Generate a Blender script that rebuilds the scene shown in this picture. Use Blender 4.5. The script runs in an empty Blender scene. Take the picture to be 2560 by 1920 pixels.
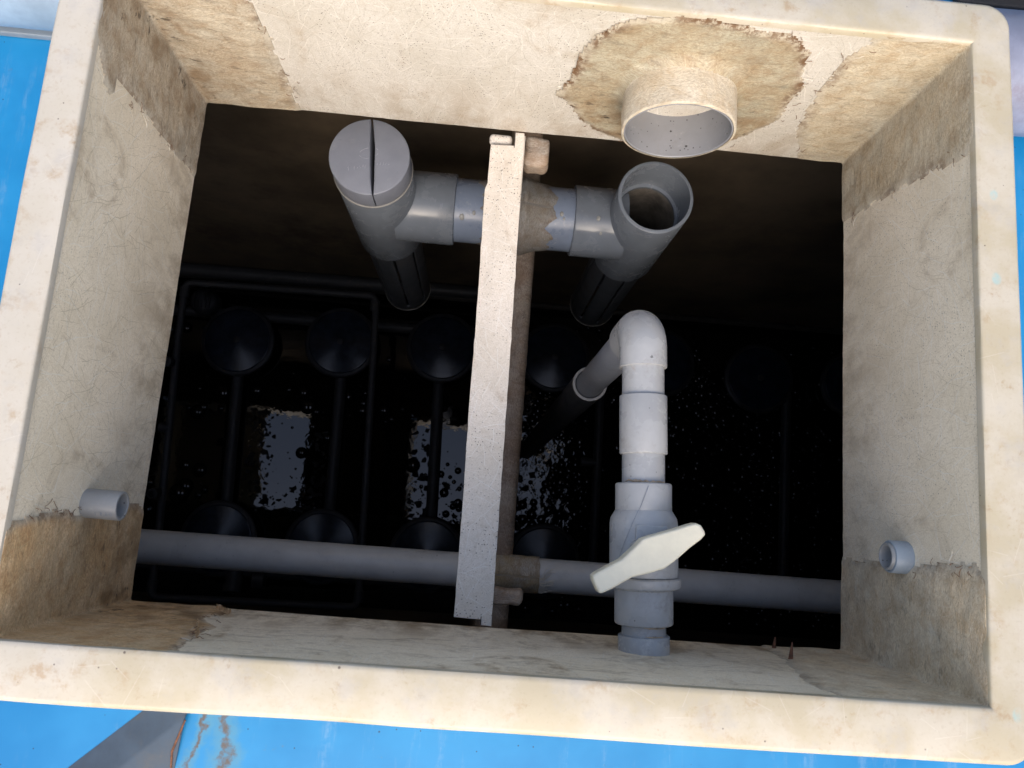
import bpy, bmesh, math, random
import numpy as np
from mathutils import Vector, Matrix, noise
random.seed(7)
R_ = math.radians
S = bpy.context.scene
COL = S.collection

# ------------------------------------------------------------------ camera
cam_d = bpy.data.cameras.new('camera'); cam = bpy.data.objects.new('camera', cam_d); COL.objects.link(cam)
cam_d.sensor_width = 9.8; cam_d.lens = 1890.8 / 2560 * 9.8
cam_d.clip_start = 0.02; cam_d.clip_end = 200
RX = ((0.9958, 0.0749, 0.0525), (0.0825, -0.9834, -0.1617), (0.0395, 0.1654, -0.9854))
M = Matrix.Identity(4)
for i in range(3):
    M[i][0] = RX[0][i]; M[i][1] = -RX[1][i]; M[i][2] = -RX[2][i]
M.translation = (-0.0380, -0.1899, 0.7026)
cam.matrix_world = M
cam_d.dof.use_dof = True; cam_d.dof.focus_distance = 1.08; cam_d.dof.aperture_fstop = 3.6
S.camera = cam

# ------------------------------------------------------------------ world, sun, exposure
SUN_EL, SUN_AZ = R_(42), R_(178)          # azimuth measured from +Y towards +X
w = bpy.data.worlds.new('World'); S.world = w; w.use_nodes = True
wn = w.node_tree.nodes; wl = w.node_tree.links
sky = wn.new('ShaderNodeTexSky'); sky.sky_type = 'NISHITA'; sky.sun_disc = False
sky.sun_elevation = SUN_EL; sky.sun_rotation = SUN_AZ
sky.air_density = 1.0; sky.dust_density = 5.0; sky.ozone_density = 1.0
wl.new(sky.outputs[0], wn['Background'].inputs[0]); wn['Background'].inputs[1].default_value = 0.15
sd = bpy.data.lights.new('sun', 'SUN'); so = bpy.data.objects.new('sun', sd); COL.objects.link(so)
sd.energy = 0.5; sd.angle = R_(60); sd.color = (1.0, 0.96, 0.90)
dv = Vector((math.sin(SUN_AZ) * math.cos(SUN_EL), math.cos(SUN_AZ) * math.cos(SUN_EL), math.sin(SUN_EL)))
so.rotation_euler = dv.to_track_quat('Z', 'Y').to_euler(); so.location = dv * 10
S.view_settings.view_transform = 'Standard'; S.view_settings.look = 'None'
S.view_settings.gamma = 1.0; S.view_settings.use_curve_mapping = False
S.view_settings.exposure = 0.90
S.render.engine = 'CYCLES'
S.cycles.max_bounces = 8; S.cycles.diffuse_bounces = 4; S.cycles.glossy_bounces = 3; S.cycles.transmission_bounces = 2

# ------------------------------------------------------------------ node helper
class NT:
    def __init__(s, name):
        s.m = bpy.data.materials.new(name); s.m.use_nodes = True
        s.t = s.m.node_tree; s.t.nodes.clear()
        s.out = s.n('ShaderNodeOutputMaterial'); s.b = s.n('ShaderNodeBsdfPrincipled')
        s.t.links.new(s.b.outputs[0], s.out.inputs[0])
    def n(s, typ, **kw):
        x = s.t.nodes.new(typ)
        for k, v in kw.items(): setattr(x, k, v)
        return x
    def put(s, sock, v):
        if hasattr(v, 'is_output') or hasattr(v, 'links'): s.t.links.new(v, sock)
        else:
            if isinstance(v, (tuple, list)) and len(v) == 3 and sock.type == 'RGBA': v = (*v, 1)
            sock.default_value = v
    def set(s, **kw):
        for k, v in kw.items(): s.put(s.b.inputs[k.replace('_', ' ')], v)
    def uv(s, name='UVMap'):
        x = s.n('ShaderNodeUVMap'); x.uv_map = name; return x.outputs[0]
    def obj(s): return s.n('ShaderNodeTexCoord').outputs['Object']
    def attr(s, name): return s.n('ShaderNodeAttribute', attribute_name=name).outputs['Fac']
    def geo_pos(s): return s.n('ShaderNodeNewGeometry').outputs['Position']
    def map(s, v, scale=(1, 1, 1), loc=(0, 0, 0), rot=(0, 0, 0)):
        x = s.n('ShaderNodeMapping'); s.put(x.inputs[0], v)
        x.inputs['Scale'].default_value = scale; x.inputs['Location'].default_value = loc; x.inputs['Rotation'].default_value = rot
        return x.outputs[0]
    def noise(s, v, scale=5, detail=4, rough=.55, dist=0, col=False, dim='3D'):
        x = s.n('ShaderNodeTexNoise', noise_dimensions=dim); s.put(x.inputs['Vector'], v)
        x.inputs['Scale'].default_value = scale; x.inputs['Detail'].default_value = detail
        x.inputs['Roughness'].default_value = rough; x.inputs['Distortion'].default_value = dist
        return x.outputs['Color' if col else 'Fac']
    def math(s, op, a, b=0.0, c=0.0, clamp=False):
        x = s.n('ShaderNodeMath', operation=op, use_clamp=clamp)
        s.put(x.inputs[0], a); s.put(x.inputs[1], b); s.put(x.inputs[2], c); return x.outputs[0]
    def vmath(s, op, a, b=(0, 0, 0)):
        x = s.n('ShaderNodeVectorMath', operation=op); s.put(x.inputs[0], a); s.put(x.inputs[1], b)
        return x.outputs['Value'] if op in ('LENGTH', 'DISTANCE', 'DOT_PRODUCT') else x.outputs[0]
    def ramp(s, v, lo, hi, a=0.0, b=1.0):
        x = s.n('ShaderNodeMapRange', interpolation_type='SMOOTHSTEP'); s.put(x.inputs[0], v)
        x.inputs[1].default_value = lo; x.inputs[2].default_value = hi; x.inputs[3].default_value = a; x.inputs[4].default_value = b
        return x.outputs[0]
    def mix(s, f, a, b, mode='MIX'):
        x = s.n('ShaderNodeMix', data_type='RGBA', blend_type=mode); s.put(x.inputs[0], f)
        s.put(x.inputs[6], a); s.put(x.inputs[7], b); return x.outputs[2]
    def sep(s, v):
        x = s.n('ShaderNodeSeparateXYZ'); s.put(x.inputs[0], v); return x.outputs
    def bump(s, h, strength=.3, dist=.001, norm=None):
        x = s.n('ShaderNodeBump'); s.put(x.inputs['Height'], h)
        x.inputs['Strength'].default_value = strength; x.inputs['Distance'].default_value = dist
        if norm is not None: s.put(x.inputs['Normal'], norm)
        return x.outputs[0]
    def vor(s, v, scale, rnd=1.0, dim='2D', feat='F1'):
        x = s.n('ShaderNodeTexVoronoi', voronoi_dimensions=dim, feature=feat); s.put(x.inputs['Vector'], v)
        x.inputs['Scale'].default_value = scale; x.inputs['Randomness'].default_value = rnd; return x
    def fibre(s, uv, scale, seed, width):
        """one short straight strand per voronoi cell, turned at random"""
        p = s.map(uv, loc=(seed * 1.37, seed * .71, 0), rot=(0, 0, seed * .9))
        vo = s.vor(p, scale)
        d = s.vmath('SUBTRACT', p, vo.outputs['Position'])
        ang = s.math('MULTIPLY', s.sep(vo.outputs['Color'])[0], 6.283)
        r = s.n('ShaderNodeVectorRotate', rotation_type='Z_AXIS'); s.put(r.inputs['Vector'], d); s.put(r.inputs['Angle'], ang)
        y = s.math('ABSOLUTE', s.sep(r.outputs[0])[1])
        return s.ramp(y, width * .3, width, 1.0, 0.0)
    def specks(s, uv, scale, keep, size, seed=0, dim='2D'):
        p = s.map(uv, loc=(seed * 3.1, seed * 1.9, 0)); vo = s.vor(p, scale, dim=dim)
        near = s.ramp(vo.outputs['Distance'], size * .5, size, 1, 0)
        pick = s.math('LESS_THAN', s.sep(vo.outputs['Color'])[1], keep)
        return s.math('MULTIPLY', near, pick)

def fibre_net(k, uv, specs):
    warp = k.vmath('ADD', uv, k.vmath('MULTIPLY', k.noise(uv, 28, 2, col=True, dim='2D'), (.008, .008, 0)))
    acc = None
    for i, (sc, wd) in enumerate(specs):
        f = k.fibre(warp, sc, i + 1.3, wd)
        acc = f if acc is None else k.math('MAXIMUM', acc, f)
    return acc

# ------------------------------------------------------------------ materials
def mat_frp(name, base, brown=.35, dot=.35, strands=.5, rough=.5, low=True, streak=0.0):
    k = NT(name); uv = k.uv()
    dark = fibre_net(k, uv, [(30, .0005), (24, .0005), (42, .0004), (20, .0005), (34, .0004)])
    light = fibre_net(k, k.map(uv, loc=(5.3, 2.2, 0)), [(36, .0006), (27, .0006)])
    big = k.noise(uv, 7, 4, .6, dim='2D'); mid = k.noise(uv, 45, 4, .65, dim='2D'); fine = k.noise(uv, 520, 3, .75, dim='2D')
    c = k.mix(k.ramp(big, .35, .7), base, tuple(x * y for x, y in zip(base, (.88, .87, .84))))
    c = k.mix(k.math('MULTIPLY', k.ramp(fine, .42, .62), .46), c, tuple(x * y for x, y in zip(base, (.68, .66, .62))))
    c = k.mix(k.math('MULTIPLY', k.ramp(k.noise(k.map(uv, loc=(8, 8, 0)), 150, 3, .7, dim='2D'), .45, .68), .30), c, tuple(x * y for x, y in zip(base, (.74, .70, .62))))
    patchy = k.ramp(k.noise(uv, 13, 3, .6, dim='2D'), .35, .65, .25, 1.0)
    c = k.mix(k.math('MULTIPLY', k.math('MULTIPLY', dark, patchy), strands), c, tuple(x * y for x, y in zip(base, (.55, .52, .45))))
    c = k.mix(k.math('MULTIPLY', light, .45), c, tuple(min(.82, x * 1.25) for x in base))
    st = k.math('MULTIPLY', k.ramp(k.noise(k.map(uv, loc=(3, 1, 0)), 9, 6, .7, 1.0, dim='2D'), .52, .75), k.ramp(mid, .35, .6))
    c = k.mix(k.math('MULTIPLY', st, brown), c, (.30, .205, .11))
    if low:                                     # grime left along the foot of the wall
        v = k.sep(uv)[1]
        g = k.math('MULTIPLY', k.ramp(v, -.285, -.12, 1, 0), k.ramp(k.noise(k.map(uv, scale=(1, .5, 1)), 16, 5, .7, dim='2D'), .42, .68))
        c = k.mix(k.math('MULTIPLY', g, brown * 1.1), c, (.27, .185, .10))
    if streak:                                  # silt streaks left by old water levels
        g = k.math('MULTIPLY', k.ramp(k.noise(k.map(uv, scale=(11, 24, 1)), 1, 6, .78, .8, dim='2D'), .46, .68), k.ramp(k.noise(k.map(uv, scale=(70, 150, 1)), 1, 5, .75, dim='2D'), .36, .6))
        c = k.mix(k.math('MULTIPLY', g, streak), c, (.25, .175, .105))
    sp = k.math('MAXIMUM', k.specks(uv, 230, .26, .20, 1), k.specks(uv, 90, .10, .10, 2))
    sp = k.math('MULTIPLY', sp, k.ramp(k.noise(uv, 11, 2, dim='2D'), .4, .6, .3, 1))
    c = k.mix(k.math('MULTIPLY', sp, dot), c, (.07, .055, .04))
    h = k.math('ADD', k.math('MULTIPLY', dark, .30), k.math('MULTIPLY', fine, .6))
    k.set(Base_Color=c, Roughness=rough, Normal=k.bump(h, .6, .0008))
    return k.m

def mat_laminate(name, a, b, d, brown=1.0, feather=(.53, .485, .40)):
    k = NT(name); uv = k.uv(); e = k.attr('edge')
    wv = k.vmath('ADD', uv, k.vmath('MULTIPLY', k.noise(uv, 16, 3, col=True, dim='2D'), (.022, .022, 0)))
    hair = k.noise(k.map(wv, scale=(95, 430, 1)), 1, 4, .65, 1.2, dim='2D')
    hair2 = k.noise(k.map(wv, scale=(34, 120, 1)), 1, 5, .7, 1.0, dim='2D')
    big = k.noise(uv, 14, 5, .62, dim='2D')
    c = k.mix(k.ramp(big, .33, .66), a, b)
    blot = k.noise(k.map(uv, loc=(2, 9, 0)), 52, 6, .7, .5, dim='2D')
    c = k.mix(k.math('MULTIPLY', k.ramp(blot, .44, .68), .5), c, tuple(x * y for x, y in zip(d, (1.15, 1.1, 1.0))))
    c = k.mix(k.math('MULTIPLY', k.ramp(k.noise(k.map(uv, loc=(6, 4, 0)), 20, 4, .6, dim='2D'), .5, .7), .4), c, tuple(x * y for x, y in zip(a, (.86, .93, 1.0))))
    c = k.mix(k.math('MULTIPLY', k.ramp(hair, .42, .66), .32), c, d)
    c = k.mix(k.math('MULTIPLY', k.ramp(hair2, .54, .72), .18), c, d)
    net = fibre_net(k, uv, [(34, .0006), (44, .0006), (26, .0006)])
    c = k.mix(k.math('MULTIPLY', net, .20), c, tuple(min(.8, x * 1.35) for x in a))
    grain = k.noise(k.map(wv, scale=(260, 620, 1)), 1, 3, .75, .6, dim='2D')
    c = k.mix(k.math('MULTIPLY', k.ramp(grain, .44, .64), .42), c, tuple(x * .62 for x in d))
    c = k.mix(k.math('MULTIPLY', k.ramp(grain, .40, .28), .25), c, tuple(min(.8, x * 1.3) for x in a))
    if feather: c = k.mix(k.ramp(e, .0, .012, .55, 0), c, feather)
    rag = k.math('MULTIPLY', k.ramp(e, .001, .018, 1, 0), k.math('MULTIPLY', k.ramp(k.noise(uv, 80, 5, .78, dim='2D'), .40, .58), k.ramp(k.noise(k.map(uv, loc=(4, 1, 0)), 19, 2, .5, dim='2D'), .38, .56)))
    c = k.mix(k.math('MULTIPLY', rag, .95 * brown), c, (.14, .075, .035))
    blk = k.math('MULTIPLY', k.ramp(k.noise(k.map(uv, loc=(7, 3, 0), scale=(1, 2.2, 1)), 34, 5, .7, dim='2D'), .60, .70), k.attr('grime'))
    c = k.mix(k.math('MULTIPLY', blk, .9), c, (.035, .025, .02))
    gl = k.math('MULTIPLY', k.ramp(k.noise(uv, 24, 4, .6, dim='2D'), .4, .7), k.attr('grime'))
    c = k.mix(k.math('MULTIPLY', gl, .7), c, (.20, .12, .055))
    h = k.math('ADD', k.math('MULTIPLY', hair, .7), k.math('ADD', k.math('MULTIPLY', hair2, .7), blot))
    k.set(Base_Color=c, Roughness=k.ramp(big, .3, .7, .38, .6), Normal=k.bump(h, .7, .0014))
    return k.m

def mat_pvc(name, base, dirt=.4, rough=.36, dots=.5, brown=.25, scr=.3, many=1.0):
    k = NT(name); o = k.obj()
    big = k.noise(o, 22, 4, .6); fine = k.noise(o, 190, 4, .65)
    c = k.mix(k.ramp(big, .3, .7), tuple(x * .93 for x in base), tuple(min(.8, x * 1.07) for x in base))
    chalk = k.math('MULTIPLY', k.ramp(k.noise(k.map(o, loc=(4, 2, 1)), 38, 6, .7, .8), .55, .72), k.ramp(fine, .4, .62))
    c = k.mix(k.math('MULTIPLY', chalk, scr), c, (.55, .55, .53))
    gr = k.math('MULTIPLY', k.ramp(k.noise(k.map(o, loc=(1, 7, 3)), 17, 6, .72, .6), .52, .74), k.ramp(fine, .35, .6))
    c = k.mix(k.math('MULTIPLY', gr, dirt * .6), c, (.16, .135, .11))
    br = k.ramp(k.noise(k.map(o, loc=(9, 1, 5)), 26, 5, .7, .5), .63, .74)
    c = k.mix(k.math('MULTIPLY', br, brown), c, (.33, .23, .13))
    sp = k.math('MAXIMUM', k.specks(o, 150, .10 * many, .17, 1, '3D'), k.specks(k.vmath('ADD', o, k.vmath('MULTIPLY', k.noise(o, 120, 2, col=True), (.012, .012, .012))), 62, .07 * many, .15, 2, '3D'))
    c = k.mix(k.math('MULTIPLY', sp, dots), c, (.03, .028, .026))
    ro = k.math('ADD', k.ramp(big, .3, .7, rough - .05, rough + .08), k.math('MULTIPLY', gr, .2))
    k.set(Base_Color=c, Roughness=ro, Normal=k.bump(k.math('ADD', k.math('MULTIPLY', fine, .25), big), .12, .0012))
    k.b.inputs['Specular IOR Level'].default_value = .5
    return k.m

def mat_plain(name, base, rough=.5, var=.15, scale=30, metal=0, bump=.15, dark=None):
    k = NT(name); o = k.obj(); nz = k.noise(o, scale, 5, .65); f = k.noise(o, scale * 8, 3, .6)
    c = k.mix(k.ramp(nz, .3, .7), tuple(x * (1 - var) for x in base), tuple(min(.85, x * (1 + var)) for x in base))
    if dark: c = k.mix(k.math('MULTIPLY', k.ramp(k.noise(k.map(o, loc=(3, 5, 2)), scale * .6, 6, .72), .5, .72), .75), c, dark)
    k.set(Base_Color=c, Roughness=k.ramp(nz, .3, .7, rough * .85, min(1, rough * 1.15)), Metallic=metal, Normal=k.bump(k.math('ADD', nz, k.math('MULTIPLY', f, .3)), bump, .001))
    return k.m

def mat_rim():
    k = NT('cream_gelcoat'); o = k.obj(); x = k.sep(o)
    n1 = k.noise(o, 14, 5, .6); n2 = k.noise(k.map(o, loc=(5, 2, 0)), 46, 5, .7); n3 = k.noise(o, 260, 3, .6)
    c = k.mix(k.ramp(n1, .38, .62), (.45, .395, .28), (.515, .47, .38))
    left = k.ramp(x[0], -.46, -.30, 1, 0)
    c = k.mix(k.math('MULTIPLY', left, .65), c, (.53, .50, .445))
    c = k.mix(k.math('MULTIPLY', k.math('MULTIPLY', k.ramp(n2, .50, .70), k.ramp(k.noise(k.map(o, loc=(1, 8, 0)), 13, 3), .42, .62)), .6), c, (.36, .235, .12))
    c = k.mix(k.math('MULTIPLY', k.ramp(n3, .55, .70), .22), c, (.34, .28, .20))
    c = k.mix(k.math('MULTIPLY', k.math('MULTIPLY', k.ramp(k.noise(k.map(o, loc=(7, 7, 2)), 75, 5, .75), .54, .70), k.ramp(k.noise(k.map(o, loc=(2, 1, 9)), 22, 3, .6), .46, .62)), .55), c, (.33, .22, .12))
    sp = k.math('MAXIMUM', k.specks(o, 55, .09, .09, 1, '3D'), k.specks(o, 120, .07, .13, 3, '3D'))
    c = k.mix(k.math('MULTIPLY', sp, .8), c, (.08, .055, .05))
    gry = k.ramp(k.noise(k.map(o, loc=(3, 3, 3)), 24, 5, .65), .52, .68)
    c = k.mix(k.math('MULTIPLY', gry, .35), c, (.40, .385, .37))
    st = k.fibre(o, 38, 3.1, .0006)
    c = k.mix(k.math('MULTIPLY', k.math('MULTIPLY', st, k.ramp(k.noise(o, 8, 2), .5, .6)), .13), c, (.82, .79, .72))
    for (px, py, r) in ((.4655, .164, .007), (.4655, .075, .008), (.472, -.338, .008)):    # smears of turquoise paint
        dd = k.vmath('DISTANCE', k.vmath('MULTIPLY', o, (1.3, 1, 0)), (px * 1.3, py, 0))
        mk = k.math('MULTIPLY', k.ramp(dd, r * .5, r, 1, 0), k.ramp(n2, .38, .6))
        c = k.mix(k.math('MULTIPLY', mk, .55), c, (.26, .50, .53))
    k.set(Base_Color=c, Roughness=k.ramp(n1, .3, .7, .34, .5), Normal=k.bump(k.math('ADD', n2, k.math('MULTIPLY', n3, .3)), .14, .0012))
    return k.m

def mat_blue():
    k = NT('blue_tank_paint'); o = k.obj(); x = k.sep(o)
    n1 = k.noise(o, 6, 4, .6); n2 = k.noise(o, 90, 5, .7)
    c = k.mix(k.ramp(n1, .3, .7), (.008, .19, .45), (.014, .24, .53))
    drip = k.math('MULTIPLY', k.ramp(k.noise(k.map(o, scale=(26, 3.5, 1)), 1, 5, .7), .52, .72), k.ramp(n2, .36, .6))
    c = k.mix(k.math('MULTIPLY', drip, .3), c, (.36, .47, .56))
    c = k.mix(k.math('MULTIPLY', k.ramp(k.noise(k.map(o, loc=(2, 6, 0)), 20, 5, .7), .64, .74), .5), c, (.16, .15, .13))
    sp = k.math('MAXIMUM', k.specks(o, 110, .14, .12, 2, '3D'), k.specks(o, 48, .06, .08, 5, '3D'))
    c = k.mix(k.math('MULTIPLY', sp, .85), c, (.02, .02, .025))
    wob = k.math('MULTIPLY', k.math('SUBTRACT', k.noise(k.map(o, loc=(0, 3, 0)), 34, 4, .6), .5), .055)
    for (cx, wd, lean) in ((-.305, .0065, .10), (-.322, .004, -.25)):       # rust run from the foot of the hatch
        dx = k.math('ABSOLUTE', k.math('SUBTRACT', k.math('ADD', k.math('ADD', x[0], wob), k.math('MULTIPLY', k.math('ADD', x[1], .44), lean)), cx))
        halo = k.math('MULTIPLY', k.ramp(dx, wd, wd * 3.4, 1, 0), k.ramp(x[1], -.40, -.425, 0, 1))
        c = k.mix(k.math('MULTIPLY', halo, .38), c, (.13, .27, .26))
        core = k.math('MULTIPLY', k.math('MULTIPLY', k.ramp(dx, wd * .25, wd * 1.25, 1, 0), k.ramp(n2, .25, .6)), k.ramp(x[1], -.40, -.425, 0, 1))
        c = k.mix(k.math('MULTIPLY', core, .85), c, (.115, .065, .028))
    k.set(Base_Color=c, Roughness=k.ramp(n1, .3, .7, .3, .45), Normal=k.bump(k.math('ADD', n2, k.math('MULTIPLY', n1, 2)), .1, .001))
    return k.m

def mat_water(name, rip):
    k = NT(name); o = k.obj()
    h = k.math('ADD', k.noise(o, 9, 2, .5), k.math('MULTIPLY', k.noise(o, 30, 2, .5, .8), .30))
    k.set(Base_Color=(.0025, .0028, .003), Roughness=.012, IOR=1.6, Normal=k.bump(h, rip, .01))
    return k.m

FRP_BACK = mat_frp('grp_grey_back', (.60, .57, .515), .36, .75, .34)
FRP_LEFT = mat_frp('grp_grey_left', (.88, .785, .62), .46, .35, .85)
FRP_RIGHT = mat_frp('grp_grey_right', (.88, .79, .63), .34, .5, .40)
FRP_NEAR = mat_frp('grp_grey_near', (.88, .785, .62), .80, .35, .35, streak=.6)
FRP_BEAM = mat_frp('grp_beam_pale', (.76, .705, .63), .40, .85, .22, low=False)
FRP_ROUGH = mat_laminate('grp_rough_brown', (.36, .31, .25), (.26, .19, .14), (.11, .065, .04))
LAM = mat_laminate('grp_laminate_tan', (.58, .525, .415), (.50, .42, .305), (.28, .20, .125), .6)
LAM_COL = mat_laminate('grp_laminate_collar', (.47, .435, .325), (.41, .345, .23), (.25, .17, .095), 1.05)
LAM2 = mat_laminate('grp_laminate_olive', (.62, .57, .445), (.56, .48, .34), (.34, .25, .155), .6)
LAM_PALE = mat_laminate('grp_laminate_pale', (.80, .715, .55), (.74, .63, .45), (.48, .355, .22), .5)
LAM_DARK = mat_laminate('grp_laminate_stained', (.74, .55, .335), (.62, .42, .22), (.33, .18, .08), .7)
LAM_PIPE = mat_laminate('grp_laminate_pipe', (.66, .60, .485), (.60, .52, .39), (.42, .33, .22), .8)
GEL = mat_rim(); BLUE = mat_blue()
PVC = mat_pvc('pvc_pale_grey', (.355, .365, .372), .7, .27, .7, .3, .55)
PVC_TEE = mat_pvc('pvc_tee_grey', (.185, .21, .245), .3, .22, .25, .12, .12)
PVC_CAP = mat_pvc('pvc_cap_grey', (.235, .252, .30), .25, .36, .15, .05, .15)
PVC_PIPE = mat_pvc('pvc_pipe_grey', (.53, .535, .53), .45, .32, .45, .12, .2)
PVC_STUB = mat_pvc('pvc_stub_grey', (.27, .28, .285), .5, .4, .8, .1, .3)
PVC_IN = mat_pvc('pvc_inlet_grey', (.23, .235, .25), .6, .4, .98, .08, .3, 7.0)
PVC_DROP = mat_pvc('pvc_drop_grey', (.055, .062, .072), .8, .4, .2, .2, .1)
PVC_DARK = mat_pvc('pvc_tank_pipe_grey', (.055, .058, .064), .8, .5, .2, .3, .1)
IVORY = mat_plain('ivory_plastic', (.74, .70, .55), .42, .04, 60, 0, .08)
RUST = mat_plain('rusty_iron', (.19, .085, .05), .85, .45, 160, .2, .8, (.06, .03, .02))
STEEL = mat_plain('grey_painted_steel', (.052, .080, .118), .7, .18, 26, 0, .1, (.085, .09, .095))
STEEL2 = mat_plain('blue_grey_painted_steel', (.20, .285, .385), .45, .15, 20, 0, .1)
RUBBER = mat_plain('black_rubber', (.020, .031, .054), .21, .3, 25, 0, .2)
RUBBER2 = mat_plain('black_plastic', (.034, .037, .044), .45, .3, 25, 0, .2)
TANKW = mat_plain('stained_tank_wall', (.165, .126, .084), .85, .35, 4, 0, .4, (.06, .043, .03))
SLIT = mat_plain('scraped_pvc_edge', (.40, .39, .37), .6, .1, 60)
STRAND = mat_plain('loose_glass_strand', (.62, .58, .50), .5, .2, 60)
WHITE_INK = mat_plain('worn_relief', (.34, .355, .42), .4, .1, 60)
INK = mat_plain('faded_ink', (.20, .23, .28), .6, .2, 90)
RESIN = mat_plain('resin_drop', (.34, .34, .32), .22, .12, 60)
GREYDK = mat_plain('dark_lid', (.03, .03, .032), .7, .2, 20)

# ------------------------------------------------------------------ mesh helpers
def link(o, parent=None):
    COL.objects.link(o)
    if parent is not None: o.parent = parent
    return o
def mesh(name, v, f, mat, parent=None, smooth=None, uv=None, attrs=None):
    me = bpy.data.meshes.new(name); me.from_pydata([tuple(map(float, p)) for p in v], [], [list(map(int, q)) for q in f])
    me.materials.append(mat)
    if uv is not None:
        l = me.uv_layers.new(name='UVMap')
        idx = np.empty(len(me.loops), dtype=np.int32); me.loops.foreach_get('vertex_index', idx)
        l.data.foreach_set('uv', np.asarray(uv, dtype=np.float32)[idx].ravel())
    for k_, a in (attrs or {}).items():
        at = me.attributes.new(k_, 'FLOAT', 'POINT'); at.data.foreach_set('value', np.asarray(a, dtype=np.float32))
    me.update()
    if smooth is not None:
        me.polygons.foreach_set('use_smooth', [True] * len(me.polygons)); me.set_sharp_from_angle(angle=R_(smooth))
    return link(bpy.data.objects.new(name, me), parent)
def thing(name, label, cat, loc=(0, 0, 0), group=None, kind=None):
    o = bpy.data.objects.new(name, None); COL.objects.link(o); o.location = loc; o.empty_display_size = .02
    tag(o, label, cat, group, kind); return o
def tag(o, label=None, cat=None, group=None, kind=None):
    if label: o['label'] = label
    if cat: o['category'] = cat
    if group: o['group'] = group
    if kind: o['kind'] = kind
    return o
def under(o, parent):
    """parent without moving: builders work in world coordinates"""
    o.parent = parent; o.matrix_parent_inverse = Matrix.Translation(parent.location).inverted(); return o

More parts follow.
